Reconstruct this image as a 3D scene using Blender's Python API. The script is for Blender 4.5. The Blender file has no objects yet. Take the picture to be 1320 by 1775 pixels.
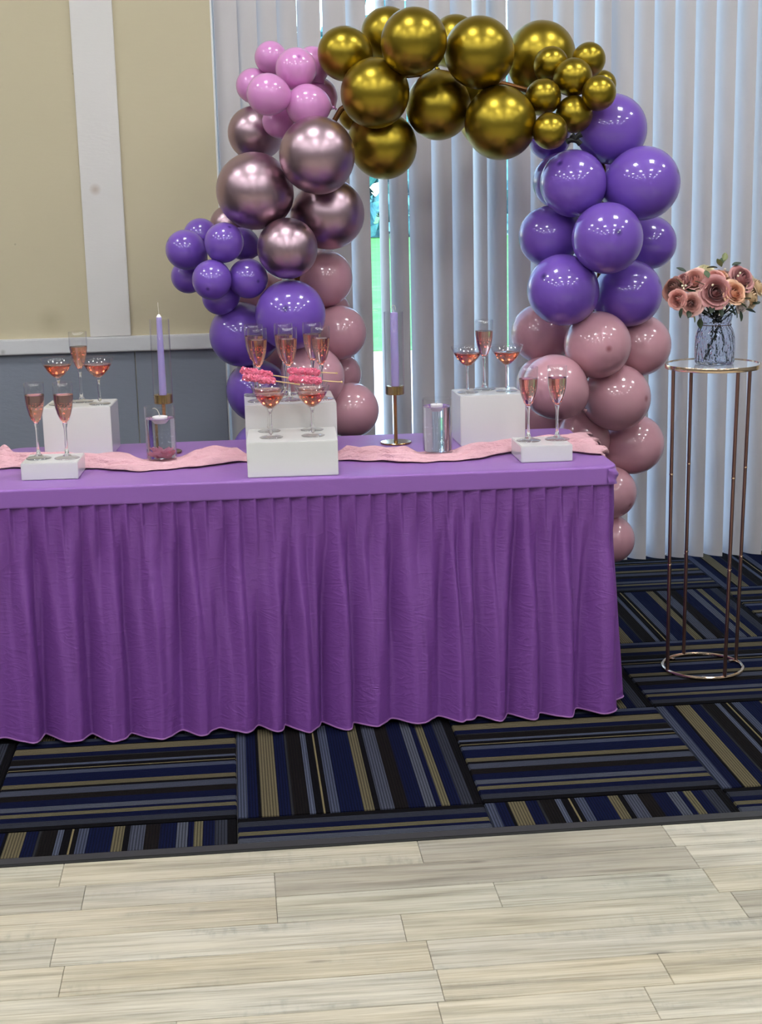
import bpy, bmesh, math, random
import numpy as np
from mathutils import Vector, Matrix, Euler
random.seed(7)
C = bpy.context.scene.collection
SC = bpy.context.scene

# ------------------------------------------------------------------ camera
cam_d = bpy.data.cameras.new('camera')
cam = bpy.data.objects.new('camera', cam_d)
C.objects.link(cam)
RT = Vector((0.99584, -0.088364, -0.022233))
DN = Vector((-0.040667, -0.212672, -0.976277))
FW = Vector((0.081539, 0.97312, -0.215381))
cam.matrix_world = Matrix(((RT.x, -DN.x, -FW.x, 0.0), (RT.y, -DN.y, -FW.y, 0.0), (RT.z, -DN.z, -FW.z, 1.517), (0, 0, 0, 1)))
cam_d.sensor_fit = 'HORIZONTAL'
cam_d.sensor_width = 36.0
cam_d.lens = 36.0 * 2584.3 / 1320.0
cam_d.clip_end = 300
SC.camera = cam

# ------------------------------------------------------------------ world, sun, exposure
PANEL = 28.5
wd = bpy.data.worlds.new('sky')
SC.world = wd
wd.use_nodes = True
wn = wd.node_tree.nodes
sky = wn.new('ShaderNodeTexSky')
sky.sky_type = 'NISHITA'
sky.sun_disc = False
sky.sun_elevation = math.radians(48)
sky.sun_rotation = math.radians(200)
wn['Background'].inputs[1].default_value = 1.45
wd.node_tree.links.new(sky.outputs[0], wn['Background'].inputs[0])
sun_d = bpy.data.lights.new('sun', 'SUN')
sun_d.energy = 7.0
sun_d.angle = 0.02
sun = bpy.data.objects.new('sun', sun_d)
C.objects.link(sun)
sun.rotation_euler = (math.radians(42), 0, math.radians(-20))
vs = SC.view_settings
SC.display_settings.display_device = 'sRGB'
vs.view_transform = 'Standard'
vs.look = 'None'
vs.gamma = 1.0
vs.use_curve_mapping = False
vs.exposure = 0.0
SC.cycles.use_denoising = True
SC.cycles.max_bounces = 24
SC.cycles.transmission_bounces = 24
SC.cycles.transparent_max_bounces = 12
SC.cycles.sample_clamp_indirect = 6.0

# ------------------------------------------------------------------ helpers
def lin(h):
    h = h.lstrip('#')
    v = [int(h[i:i + 2], 16) / 255 for i in (0, 2, 4)]
    return tuple(c / 12.92 if c <= 0.04045 else ((c + 0.055) / 1.055) ** 2.4 for c in v) + (1.0,)

def mat(name, color='#808080', rough=0.5, metal=0.0, **kw):
    m = bpy.data.materials.new(name)
    m.use_nodes = True
    b = m.node_tree.nodes['Principled BSDF']
    b.inputs['Base Color'].default_value = lin(color) if isinstance(color, str) else color
    b.inputs['Roughness'].default_value = rough
    b.inputs['Metallic'].default_value = metal
    for k, v in kw.items():
        b.inputs[k.replace('_', ' ')].default_value = v
    return m

class NT:
    """tiny wrapper to write node trees briefly"""
    def __init__(self, m):
        self.t = m.node_tree
        self.b = self.t.nodes.get('Principled BSDF')
        self.out = self.t.nodes.get('Material Output')
    def n(self, kind, **kw):
        x = self.t.nodes.new('ShaderNode' + kind)
        for k, v in kw.items():
            setattr(x, k, v)
        return x
    def l(self, a, b):
        self.t.links.new(a, b)
    def val(self, node, i, v):
        if hasattr(v, 'is_linked'):
            self.l(v, node.inputs[i])
        else:
            node.inputs[i].default_value = v
    def math(self, op, a, b=0.0, c=None, clamp=False):
        x = self.n('Math', operation=op, use_clamp=clamp)
        self.val(x, 0, a); self.val(x, 1, b)
        if c is not None:
            self.val(x, 2, c)
        return x.outputs[0]
    def mix(self, fac, a, b):
        x = self.n('Mix', data_type='RGBA')
        self.val(x, 0, fac); self.val(x, 6, a); self.val(x, 7, b)
        return x.outputs[2]
    def noise(self, vec=None, scale=5.0, detail=3.0, rough=0.5):
        x = self.n('TexNoise')
        x.inputs['Scale'].default_value = scale
        x.inputs['Detail'].default_value = detail
        x.inputs['Roughness'].default_value = rough
        if vec is not None:
            self.l(vec, x.inputs['Vector'])
        return x.outputs[0]
    def mapping(self, vec, scale=(1, 1, 1), loc=(0, 0, 0)):
        x = self.n('Mapping')
        x.inputs['Scale'].default_value = scale
        x.inputs['Location'].default_value = loc
        self.l(vec, x.inputs['Vector'])
        return x.outputs[0]
    def ramp(self, fac, stops, interp='LINEAR'):
        x = self.n('ValToRGB')
        cr = x.color_ramp
        cr.interpolation = interp
        while len(cr.elements) < len(stops):
            cr.elements.new(0.5)
        for e, (p, c) in zip(cr.elements, stops):
            e.position = p
            e.color = lin(c) if isinstance(c, str) else c
        self.l(fac, x.inputs[0])
        return x.outputs[0]
    def bump(self, h, strength=0.3, dist=0.01):
        x = self.n('Bump')
        x.inputs['Strength'].default_value = strength
        x.inputs['Distance'].default_value = dist
        self.l(h, x.inputs['Height'])
        self.l(x.outputs[0], self.b.inputs['Normal'])
    def obj(self):
        return self.n('TexCoord').outputs['Object']
    def pos(self):
        return self.n('NewGeometry').outputs['Position']
    def rnd(self):
        return self.n('ObjectInfo').outputs['Random']
    def color(self, c):
        self.l(c, self.b.inputs['Base Color'])

class MB:
    """collects vertices and faces, builds ONE mesh object"""
    def __init__(self):
        self.v = []; self.f = []
    def add(self, vs, fs):
        o = len(self.v)
        self.v += [tuple(p) for p in vs]
        self.f += [tuple(i + o for i in f) for f in fs]
        return self
    def box(self, lo, hi):
        x0, y0, z0 = lo; x1, y1, z1 = hi
        return self.add([(x0, y0, z0), (x1, y0, z0), (x1, y1, z0), (x0, y1, z0), (x0, y0, z1), (x1, y0, z1), (x1, y1, z1), (x0, y1, z1)],
                        [(0, 3, 2, 1), (4, 5, 6, 7), (0, 1, 5, 4), (1, 2, 6, 5), (2, 3, 7, 6), (3, 0, 4, 7)])
    def bevbox(self, lo, hi, b):
        bm = bmesh.new()
        bmesh.ops.create_cube(bm, size=1)
        for v in bm.verts:
            v.co = Vector([(lo[i] + hi[i]) / 2 + v.co[i] * (hi[i] - lo[i]) for i in range(3)])
        bmesh.ops.bevel(bm, geom=bm.edges[:], offset=b, segments=2, affect='EDGES')
        bm.verts.index_update()
        self.add([v.co[:] for v in bm.verts], [[v.index for v in f.verts] for f in bm.faces])
        bm.free()
        return self
    def lathe(self, prof, seg=32, off=(0, 0, 0)):
        vs = []; fs = []; rings = []
        for r, z in prof:
            if r < 1e-7:
                rings.append([len(vs)]); vs.append((off[0], off[1], off[2] + z))
            else:
                rings.append(list(range(len(vs), len(vs) + seg)))
                vs += [(off[0] + r * math.cos(2 * math.pi * k / seg), off[1] + r * math.sin(2 * math.pi * k / seg), off[2] + z) for k in range(seg)]
        for a, b in zip(rings, rings[1:]):
            for k in range(seg):
                k2 = (k + 1) % seg
                if len(a) == 1 and len(b) == 1:
                    continue
                if len(a) == 1:
                    fs.append((a[0], b[k2], b[k]))
                elif len(b) == 1:
                    fs.append((a[k], a[k2], b[0]))
                else:
                    fs.append((a[k], a[k2], b[k2], b[k]))
        return self.add(vs, fs)
    def tube(self, pts, r, seg=8, cap=True):
        pts = [Vector(p) for p in pts]
        n = len(pts)
        rr = r if isinstance(r, (list, tuple)) else [r] * n
        vs = []; fs = []
        up = None
        for i, p in enumerate(pts):
            t = (pts[min(i + 1, n - 1)] - pts[max(i - 1, 0)]).normalized()
            if up is None:
                up = Vector((0, 0, 1)) if abs(t.z) < 0.9 else Vector((1, 0, 0))
            a = t.cross(up).normalized(); b = a.cross(t).normalized(); up = b
            for k in range(seg):
                w = 2 * math.pi * k / seg
                vs.append(p + (a * math.cos(w) + b * math.sin(w)) * rr[i])
        for i in range(n - 1):
            for k in range(seg):
                k2 = (k + 1) % seg
                fs.append((i * seg + k, i * seg + k2, (i + 1) * seg + k2, (i + 1) * seg + k))
        if cap:
            fs.append(tuple(range(seg))[::-1]); fs.append(tuple((n - 1) * seg + k for k in range(seg)))
        return self.add(vs, fs)
    def torus(self, R, r, z=0, seg=64, s2=8, off=(0, 0)):
        vs = []; fs = []
        for i in range(seg):
            a = 2 * math.pi * i / seg
            for k in range(s2):
                w = 2 * math.pi * k / s2
                q = R + r * math.cos(w)
                vs.append((off[0] + q * math.cos(a), off[1] + q * math.sin(a), z + r * math.sin(w)))
        for i in range(seg):
            for k in range(s2):
                fs.append((i * s2 + k, ((i + 1) % seg) * s2 + k, ((i + 1) % seg) * s2 + (k + 1) % s2, i * s2 + (k + 1) % s2))
        return self.add(vs, fs)
    def grid(self, P):
        """P: array [n][m] of points"""
        n = len(P); m = len(P[0])
        return self.add([p for row in P for p in row], [(i * m + j, i * m + j + 1, (i + 1) * m + j + 1, (i + 1) * m + j) for i in range(n - 1) for j in range(m - 1)])
    def mesh(self, name, m, smooth=True, angle=None):
        me = bpy.data.meshes.new(name)
        me.from_pydata([tuple(map(float, p)) for p in self.v], [], self.f)
        bm = bmesh.new(); bm.from_mesh(me)
        bmesh.ops.recalc_face_normals(bm, faces=bm.faces)
        bm.to_mesh(me); bm.free()
        if smooth:
            me.polygons.foreach_set('use_smooth', [True] * len(me.polygons))
            if angle:
                me.set_sharp_from_angle(angle=math.radians(angle))
        me.materials.append(m)
        return me
    def build(self, name, m, parent=None, smooth=True, angle=35, loc=(0, 0, 0)):
        return link(name, self.mesh(name, m, smooth, angle), parent, loc)

def link(name, me, parent=None, loc=(0, 0, 0)):
    o = bpy.data.objects.new(name, me)
    C.objects.link(o)
    o.location = loc
    if parent is not None:
        o.parent = parent
    return o

def tag(o, label, cat, group=None, kind=None):
    o['label'] = label; o['category'] = cat
    if group:
        o['group'] = group
    if kind:
        o['kind'] = kind
    return o

def thing(name, label, cat, loc, group=None, rz=0.0):
    o = bpy.data.objects.new(name, None)
    C.objects.link(o)
    o.location = loc; o.rotation_euler = (0, 0, rz); o.empty_display_size = 0.05
    return tag(o, label, cat, group)

def struct(o):
    o['kind'] = 'structure'
    return o

def copy_tree(o, parent=None):
    c = o.copy(); C.objects.link(c)
    if parent is not None:
        c.parent = parent
    for ch in list(o.children):
        copy_tree(ch, c)
    return c

# ------------------------------------------------------------------ materials of the room
M = {}
def wall_paint(name, col, dots=(), scale=18.0, bump=0.06):
    m = mat(name, col, 0.65)
    t = NT(m); p = t.pos()
    c = t.mix(t.math('MULTIPLY', t.noise(p, 3.0, 4), 0.22), lin(col), tuple(x * 0.78 for x in lin(col)[:3]) + (1,))
    for (x, y, z, r, cc, k) in dots:
        d = t.n('VectorMath', operation='DISTANCE')
        t.l(p, d.inputs[0]); d.inputs[1].default_value = (x, y, z)
        f = t.math('MULTIPLY', t.math('SUBTRACT', 1.0, t.math('DIVIDE', d.outputs['Value'], r), clamp=True), k)
        c = t.mix(f, c, lin(cc))
    t.color(c)
    t.bump(t.noise(t.mapping(p, (1, 1, 3)), scale, 4), bump, 0.01)
    return m
M['beige'] = wall_paint('beige_wall_paint', '#beb397', [(-0.86, 5.72, 1.325, 0.006, '#3a332a', 1.0), (-0.607, 5.72, 1.93, 0.006, '#3a332a', 1.0), (-0.75, 5.72, 1.04, 0.06, '#a3977b', 0.6)])
M['batten'] = wall_paint('pale_grey_batten_paint', '#d2cecb', [(-0.553, 5.70, 1.517, 0.024, '#a58c78', 0.7)], 40)
M['rail'] = wall_paint('white_rail_paint', '#c9c8ca', [(-0.93, 5.69, 0.93, 0.012, '#8d8a88', 0.8)], 30)
M['slategrey'] = wall_paint('slate_grey_wainscot_paint', '#7d828f', (), 26, 0.1)
M['white'] = mat('white_trim_paint', '#dcdad8', 0.5)
M['ceiling'] = mat('ceiling_tile', '#cfcdc8', 0.8)
M['hallwall'] = mat('hall_wall_paint', '#7b7a79', 0.7)

# light panel: gives off light
m = mat('light_panel', '#ffffff', 0.5)
m.node_tree.nodes['Principled BSDF'].inputs['Emission Color'].default_value = (0.95, 0.985, 1.0, 1)
m.node_tree.nodes['Principled BSDF'].inputs['Emission Strength'].default_value = PANEL
M['panel'] = m

# vinyl planks: weathered pale grey-beige wood, tone differs by plank
m = mat('weathered_vinyl_plank', '#b8af9f', 0.42)
t = NT(m); p = t.pos(); r = t.rnd()
off = t.n('CombineXYZ'); t.l(t.math('MULTIPLY', r, 37.0), off.inputs[0]); t.l(t.math('MULTIPLY', r, 91.0), off.inputs[1])
add = t.n('VectorMath', operation='ADD'); t.l(p, add.inputs[0]); t.l(off.outputs[0], add.inputs[1])
pv = add.outputs[0]
n1 = t.noise(t.mapping(pv, (0.8, 17, 1)), 2.2, 8, 0.66)
n2 = t.noise(t.mapping(pv, (1.6, 60, 1)), 3.0, 6, 0.7)
n3 = t.noise(t.mapping(pv, (1.1, 4.5, 1)), 2.0, 4, 0.6)
n4 = t.noise(t.mapping(pv, (22, 5, 1)), 2.0, 4, 0.6)
base = t.ramp(n1, [(0.34, '#8a8272'), (0.44, '#b3ab99'), (0.53, '#c9c1b0'), (0.66, '#d8d2c4')])
grey = t.ramp(n2, [(0.34, '#77756e'), (0.47, '#aaa79e'), (0.64, '#cdcac2')])
c = t.mix(t.math('MULTIPLY', t.math('SUBTRACT', n3, 0.30, clamp=True), 1.9, clamp=True), base, grey)
patch = t.math('MULTIPLY', t.math('MULTIPLY', t.math('SUBTRACT', n4, 0.50, clamp=True), 4.0, clamp=True), t.math('MULTIPLY', t.math('SUBTRACT', n3, 0.52, clamp=True), 5.0, clamp=True))
c = t.mix(patch, c, lin('#7f827b'))
n5 = t.noise(t.mapping(pv, (1.0, 75, 1)), 2.0, 5, 0.6)
n6 = t.noise(t.mapping(pv, (1.8, 9, 1)), 2.0, 3, 0.5)
streak = t.math('MULTIPLY', t.math('MULTIPLY', t.math('SUBTRACT', n5, 0.53, clamp=True), 9.0, clamp=True), t.math('MULTIPLY', t.math('SUBTRACT', n6, 0.44, clamp=True), 4.0, clamp=True))
c = t.mix(t.math('MULTIPLY', streak, 0.85), c, lin('#847a69'))
kn = t.n('TexVoronoi'); kn.inputs['Scale'].default_value = 1.0; t.l(t.mapping(pv, (2.4, 11, 1)), kn.inputs['Vector'])
c = t.mix(t.math('MULTIPLY', t.math('SUBTRACT', 0.085, kn.outputs['Distance'], clamp=True), 11.0, clamp=True), c, lin('#6b645b'))
tone = t.ramp(r, [(0.0, '#d3d1cc'), (0.3, '#fbfaf6'), (0.65, '#f3ede0'), (1.0, '#e6e8e3')])
mm = t.n('Mix', data_type='RGBA', blend_type='MULTIPLY'); mm.inputs[0].default_value = 1.0
t.l(c, mm.inputs[6]); t.l(tone, mm.inputs[7])
t.color(mm.outputs[2])
t.bump(n2, 0.12, 0.002)
M['plank'] = m

# striped carpet tile: stripes run along local Y, colours change along local X
STR = [(24, '#464b5e'), (26, '#0c1231'), (8, '#0a090c'), (42, '#685f49'), (30, '#0c1231'), (6, '#2a2a2c'), (38, '#151210'), (14, '#525769'),
       (18, '#0a090c'), (6, '#7d7053'), (12, '#0c0b0c'), (22, '#464b5e'), (58, '#0c1333'), (26, '#645c47'), (14, '#0b0a0c'), (36, '#474a58'),
       (34, '#171311'), (40, '#0c1231'), (26, '#50535f'), (14, '#0b1030'), (20, '#665f49'), (30, '#0c1231'), (30, '#33353f'), (24, '#0d0c0d')]
m = mat('striped_loop_carpet', '#202030', 0.95, 0.0, Specular_IOR_Level=0.04)
t = NT(m)
sx = t.n('SeparateXYZ'); t.l(t.obj(), sx.inputs[0])
u = t.math('DIVIDE', t.math('ADD', sx.outputs[0], 0.305), 0.61)
tot = sum(w for w, _ in STR); acc = 0; stops = []
for w, cc in STR:
    stops.append((acc / tot, cc)); acc += w
c = t.ramp(u, stops, 'CONSTANT')
rib = t.math('ABSOLUTE', t.math('SINE', t.math('MULTIPLY', sx.outputs[0], math.pi / 0.0072)))
fz = t.noise(t.obj(), 420.0, 2)
c = t.mix(t.math('MULTIPLY', t.math('SUBTRACT', 1.0, rib, clamp=True), 0.75), c, lin('#08080c'))
c = t.mix(t.math('MULTIPLY', fz, 0.45), c, lin('#0c0c10'))
t.color(c)
t.bump(t.math('ADD', rib, fz), 0.6, 0.002)
M['carpet'] = m
M['rubber'] = wall_paint('dark_rubber_strip', '#2a2a2c', (), 60)
M['subfloor'] = mat('subfloor', '#5a564f', 0.8)

# glass pane of the patio door: thin glass
def thin_glass(name, tint, base=0.05):
    m = bpy.data.materials.new(name); m.use_nodes = True
    t = NT(m); t.t.nodes.remove(t.b)
    tr = t.n('BsdfTransparent'); tr.inputs[0].default_value = tint
    gl = t.n('BsdfGlossy'); gl.inputs['Roughness'].default_value = 0.01
    mx = t.n('MixShader'); lw = t.n('LayerWeight'); lw.inputs[0].default_value = 0.5
    t.l(t.math('ADD', base, t.math('MULTIPLY', t.math('POWER', lw.outputs['Facing'], 4.0), 0.85)), mx.inputs[0])
    t.l(tr.outputs[0], mx.inputs[1]); t.l(gl.outputs[0], mx.inputs[2]); t.l(mx.outputs[0], t.out.inputs[0])
    return m
M['pane'] = thin_glass('window_glass', (0.95, 0.98, 0.98, 1), 0.04)
M['chimney'] = thin_glass('chimney_glass', (0.985, 0.987, 0.99, 1), 0.03)
M['thin'] = thin_glass('thin_clear_glass', (0.98, 0.983, 0.986, 1), 0.10)

# translucent vinyl slats of the blinds
m = mat('vinyl_blind_slat', '#c5c0c1', 0.45)
t = NT(m)
tl = t.n('BsdfTranslucent'); tl.inputs[0].default_value = lin('#b4b4bc')
mx = t.n('MixShader'); mx.inputs[0].default_value = 0.09
t.l(t.b.outputs[0], mx.inputs[1]); t.l(tl.outputs[0], mx.inputs[2]); t.l(mx.outputs[0], t.out.inputs[0])
t.bump(t.noise(t.mapping(t.obj(), (60, 60, 2)), 5, 2), 0.05, 0.002)
M['slat'] = m

# outside
m = mat('lawn', '#4f8a3a', 0.9); t = NT(m)
t.color(t.ramp(t.noise(t.pos(), 1.4, 6, 0.7), [(0.3, '#2f7030'), (0.55, '#458a42'), (0.75, '#62a456')])); M['lawn'] = m
M['paving'] = wall_paint('pale_concrete_paving', '#c9c6bf', (), 8)
m = mat('tree_leaves', '#4d7f74', 0.8); t = NT(m)
t.color(t.ramp(t.noise(t.pos(), 2.5, 4, 0.7), [(0.3, '#2f6170'), (0.55, '#4a8791'), (0.75, '#76aaa6')])); M['leaves'] = m
M['bark'] = mat('bark', '#4c3d31', 0.9)

# ------------------------------------------------------------------ room shell
XL, XR, YB, YF, ZC = -6.0, 6.0, 5.72, -6.6, 4.2
WX0, WX1, WZ = -0.100, 3.9, 2.62             # opening of the patio door
w = MB(); w.box((XL, YB, 0), (WX0, YB + 0.18, ZC)); w.box((WX0, YB, WZ), (WX1, YB + 0.18, ZC)); w.box((WX1, YB, 0), (XR, YB + 0.18, ZC))
wall = struct(w.build('wall_back', M['beige'], smooth=False))
struct(MB().box((XL - 0.15, YF, 0), (XL, YB + 0.18, ZC)).build('wall_left', M['hallwall'], smooth=False))
struct(MB().box((XR, YF, 0), (XR + 0.15, YB + 0.18, ZC)).build('wall_right', M['hallwall'], smooth=False))
struct(MB().box((XL, YF - 0.15, 0), (XR, YF, ZC)).build('wall_front', M['hallwall'], smooth=False))
ceil = struct(MB().box((XL - 0.15, YF - 0.15, ZC), (XR + 0.15, YB + 0.18, ZC + 0.15)).build('ceiling', M['ceiling'], smooth=False))
pm = MB().box((-0.305, -0.305, -0.012), (0.305, 0.305, 0.0)).mesh('light_panel', M['panel'], False)
fm = MB()
for lo, hi in (((-0.33, -0.33, -0.02), (0.33, -0.305, 0)), ((-0.33, 0.305, -0.02), (0.33, 0.33, 0)), ((-0.33, -0.305, -0.02), (-0.305, 0.305, 0)), ((0.305, -0.305, -0.02), (0.33, 0.305, 0))):
    fm.box(lo, hi)
fm = fm.mesh('panel_frame', M['white'], False)
for ix in range(5):
    for iy in range(5):
        o = link('light_panel', pm, ceil, (-4.65 + 2.25 * ix, 3.95 - 2.2 * iy, ZC))
        link('panel_frame', fm, o)

# wainscot boards of the lower back wall, seams recessed between them
xs = [-6.0, -4.87, -3.65, -2.42, -1.66, -0.4435, -0.102]
wm = []
for a, b in zip(xs, xs[1:]):
    MB().bevbox((a + 0.0015, YB - 0.010, 0.0), (b - 0.0015, YB + 0.02, 0.922), 0.0015).build('wainscot_panel', M['slategrey'], wall, smooth=False)
# beige boards either side of the batten
for a, b in ((-2.9, -1.825), (-1.82, -0.531), (-0.529, -0.1005)):
    MB().box((a, YB - 0.004, 0.97), (b, YB + 0.01, ZC - 0.01)).build('wall_board', M['beige'], wall, smooth=False)
rail = MB().bevbox((-6.0, YB - 0.032, 0.9175), (-0.112, YB, 0.9745), 0.004).build('trim_1', M['rail'], smooth=False)
struct(rail)
struct(MB().bevbox((-0.605, YB - 0.017, 0.9755), (-0.4535, YB, ZC - 0.01), 0.002).build('trim_2', M['batten'], smooth=False))
struct(MB().bevbox((-0.1035, YB - 0.007, 0.0), (-0.0975, YB + 0.17, WZ), 0.001).build('trim_3', M['white'], smooth=False))
struct(MB().bevbox((-6.0, YB - 0.022, 0.0), (-0.112, YB - 0.0105, 0.10), 0.003).build('baseboard_back', M['rubber'], smooth=False))

# patio door behind the blinds
win = MB()
for lo, hi in (((WX0 + 0.002, 5.82, 0.0), (WX1, 5.88, 0.06)), ((WX0 + 0.002, 5.82, WZ - 0.06), (WX1, 5.88, WZ)), ((WX0 + 0.002, 5.82, 0.06), (WX0 + 0.05, 5.88, WZ - 0.06)), ((WX1 - 0.05, 5.82, 0.06), (WX1, 5.88, WZ - 0.06)), ((1.93, 5.82, 0.06), (1.99, 5.88, WZ - 0.06))):
    win.bevbox(lo, hi, 0.004)
win = struct(win.build('window_1', M['white'], smooth=False))
for a, b in ((WX0 + 0.045, 1.935), (1.985, WX1 - 0.045)):
    MB().box((a, 5.845, 0.055), (b, 5.851, WZ - 0.055)).build('pane', M['pane'], win, smooth=False)

# outside: paving, lawn, trees
struct(MB().box((-25, 5.9, -0.10), (40, 13.9, -0.02)).build('ground_paving', M['paving'], smooth=False))
struct(MB().box((-40, 13.9, -0.10), (70, 90, -0.01)).build('ground_lawn', M['lawn'], smooth=False))

# ------------------------------------------------------------------ floor: vinyl planks and carpet tiles
floor = struct(MB().box((XL, YF, -0.12), (XR, YB + 0.18, -0.010)).build('floor', M['subfloor'], smooth=False))
RZ = math.radians(0.7)
PIV = Vector((0.25, 3.25, 0)); cR, sR = math.cos(RZ), math.sin(RZ)
def rotp(x, y):
    dx, dy = x - PIV.x, y - PIV.y
    return PIV.x + dx * cR - dy * sR, PIV.y + dx * sR + dy * cR
YE = 3.249
# strip between carpet and planks
tr_ = MB().bevbox((-6, -0.0, -0.0100), (6, 0.037, 0.006), 0.003).build('trim_4', M['rubber'], smooth=False)
x, y = rotp(0, YE); tr_.location = (x, y, 0); tr_.rotation_euler = (0, 0, RZ); struct(tr_)
# planks in the part the photo shows; the same planks go on wider behind the camera
rowh = 0.118
seams = {0: [-0.48, 0.34, 0.93, 1.80], 1: [-0.42, 0.0, 0.95, 1.9], 2: [-0.9, 0.0, 0.48, 0.955, 1.6], 3: [-0.46, 0.26, 0.98, 1.7], 4: [-0.43, 0.3, 1.19, 1.9], 5: [-0.8, 0.305, 0.75, 1.5], 6: [-0.2, 0.29, 0.69, 1.3]}
k = 0
yy = YE
row = 0
while yy > -1.0:
    h = rowh if row < 14 else 0.5
    if row in seams:
        ss = [-3.4, -2.2, -1.4] + seams[row] + [2.7, 3.9]
    elif row < 14:
        o_ = random.uniform(0, 0.9); ss = [-3.4 + o_ + 0.9 * i + random.uniform(-0.1, 0.1) for i in range(8)]
    else:
        ss = [-6, -3, 0, 3, 6]
    for a, b in zip(ss, ss[1:]):
        g = 0.0005
        hx, hy = (b - a) / 2 - g, h / 2 - g
        pb = MB().bevbox((-hx, -hy, -0.0098), (hx, hy, 0.0), 0.0009).build('plank', M['plank'], floor, smooth=False)
        x, y = rotp((a + b) / 2, yy - h / 2)
        pb.location = (x, y, 0.0); pb.rotation_euler = (0, 0, RZ)
    yy -= h; row += 1
# carpet tiles: quarter-turned, ribbed stripes
S = 0.6101; GX, GY = -0.0807, 3.4327
hS = S / 2 - 0.0008
full = MB().bevbox((-hS, -hS, -0.0098), (hS, hS, 0.004), 0.0025).mesh('carpet_tile', M['carpet'], False)
ye2 = YE + 0.037
for j in range(0, 5):
    for i in range(-4, 6):
        y0 = GY + (j - 1) * S; y1 = y0 + S
        deep = (i + j) % 2 != 0                      # stripes run in depth
        lo, hi = max(y0, ye2), min(y1, 5.90)
        x, y = rotp(GX + (i + 0.5) * S, (y0 + y1) / 2)
        if hi - lo > S - 0.01:
            o = link('carpet_tile', full, floor, (x, y, 0))
        else:
            a, b = lo - (y0 + y1) / 2 + 0.0005, hi - (y0 + y1) / 2 - 0.0008
            if deep:
                mb = MB().bevbox((-hS, a, -0.0098), (hS, b, 0.004), 0.0025)
            else:
                mb = MB().bevbox((a, -hS, -0.0098), (b, hS, 0.004), 0.0025)
            o = mb.build('carpet_tile', M['carpet'], floor, smooth=False, loc=(x, y, 0))
        o.rotation_euler = (0, 0, RZ + (0 if deep else -math.pi / 2))
        if not deep and hi - lo <= S - 0.01:
            o.rotation_euler = (0, 0, RZ + math.pi / 2)

# tree line beyond the lawn, a mass nobody could count
tl = MB()
rs = random.Random(5)
for q in range(5200):
    x = rs.uniform(-14, 30); top = 5.2 + 1.3 * math.sin(x * 0.55) + 0.8 * math.sin(x * 1.7 + 1)
    z = rs.uniform(0.05, top); y = 44 + rs.uniform(-1.2, 1.6) + 0.5 * math.sin(x * 1.3 + z)
    s = rs.uniform(0.28, 0.62)
    a = Vector((rs.gauss(0, 1), rs.gauss(0, 1), rs.gauss(0, 1))).normalized(); b = a.orthogonal().normalized(); c_ = a.cross(b)
    P = Vector((x, y, z))
    tl.add([P - b * s, P + c_ * s * 0.6, P + b * s, P - c_ * s * 0.6], [(0, 1, 2, 3)])
tag(tl.build('treeline', M['leaves'], smooth=False), 'blue-green trees beyond the lawn, seen through the gap in the blinds', 'trees', kind='stuff')

# ------------------------------------------------------------------ vertical blinds
bl = thing('vertical_blinds', 'white vertical blinds hanging over the patio door behind the balloon arch', 'blinds', (0, 5.735, 0))
L = [-0.0903, -0.0185, 0.0545, 0.127, 0.209, 0.2949, 0.3876, 0.5023, 0.5348, 0.6064, 0.6957, 0.7721, 0.8508, 0.9056, 0.9803, 1.0706, 1.1567, 1.2342, 1.3119, 1.3764, 1.4588, 1.5392, 1.6176, 1.6962, 1.775, 1.8539, 1.9331, 2.0147]
while L[-1] < 3.7:
    L.append(L[-1] + 0.0795)
# see-through gap left of each slat, in metres; the blinds are turned a little more towards the end of the row
GAP = {1: -.012, 2: -.010, 3: -.010, 4: -.001, 5: -.001, 6: -.001, 7: .006, 8: .004, 9: .0006, 12: -.003, 15: -.0025, 18: -.0025, 20: -.005}
SW = 0.0862
def slat_mesh(hh):
    rows = []
    n = 9
    for k in range(n):
        s = -1 + 2 * k / (n - 1)
        rows.append((s * SW / 2, -0.0115 * (1 - s * s)))
    P = [[(x, y, z) for (x, y) in rows] for z in (0.0, hh)]
    th = 0.0008
    P2 = [[(x, y + th, z) for (x, y) in rows] for z in (0.0, hh)]
    mb = MB(); mb.grid(P); mb.grid(P2)
    m_ = n
    # close the long edges
    mb.add([P[0][0], P[1][0], P2[1][0], P2[0][0]], [(0, 1, 2, 3)]); mb.add([P[0][-1], P[1][-1], P2[1][-1], P2[0][-1]], [(0, 1, 2, 3)])
    return mb.mesh('slat', M['slat'], True, 60)
sm = slat_mesh(2.475)
clipm = MB().bevbox((-0.012, -0.003, -0.03), (0.012, 0.003, 0.03), 0.001).mesh('slat_clip', M['white'], False)
for k, x0 in enumerate(L[:-1]):
    g = GAP.get(k + 1, -.0010)
    x1 = L[k + 1] - g
    ray = math.atan2(x1, 5.70)
    if k == 6:
        x1 = 0.4625; ray = math.atan2(x1, 5.70); p = x1 - x0
    else:
        p = L[k + 1] - x0 - g
    a = ray + math.acos(min(0.995, max(0.25, p * math.cos(ray) / SW)))
    if k == 7:
        a = math.radians(72)
    xr = x1 - (-0.035 + SW / 2 * math.sin(a)) * math.tan(ray)
    o = link('slat', sm, bl, (xr - SW / 2 * math.cos(a), 0.0, 0.014))
    o.rotation_euler = (0, 0, -a)
    link('slat_clip', clipm, o, (0, 0, 2.49))
MB().bevbox((WX0 + 0.008, -0.022, 2.53), (WX1 - 0.006, 0.022, 2.575), 0.004).build('headrail', M['white'], bl, smooth=False)
ch = MB()
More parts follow.
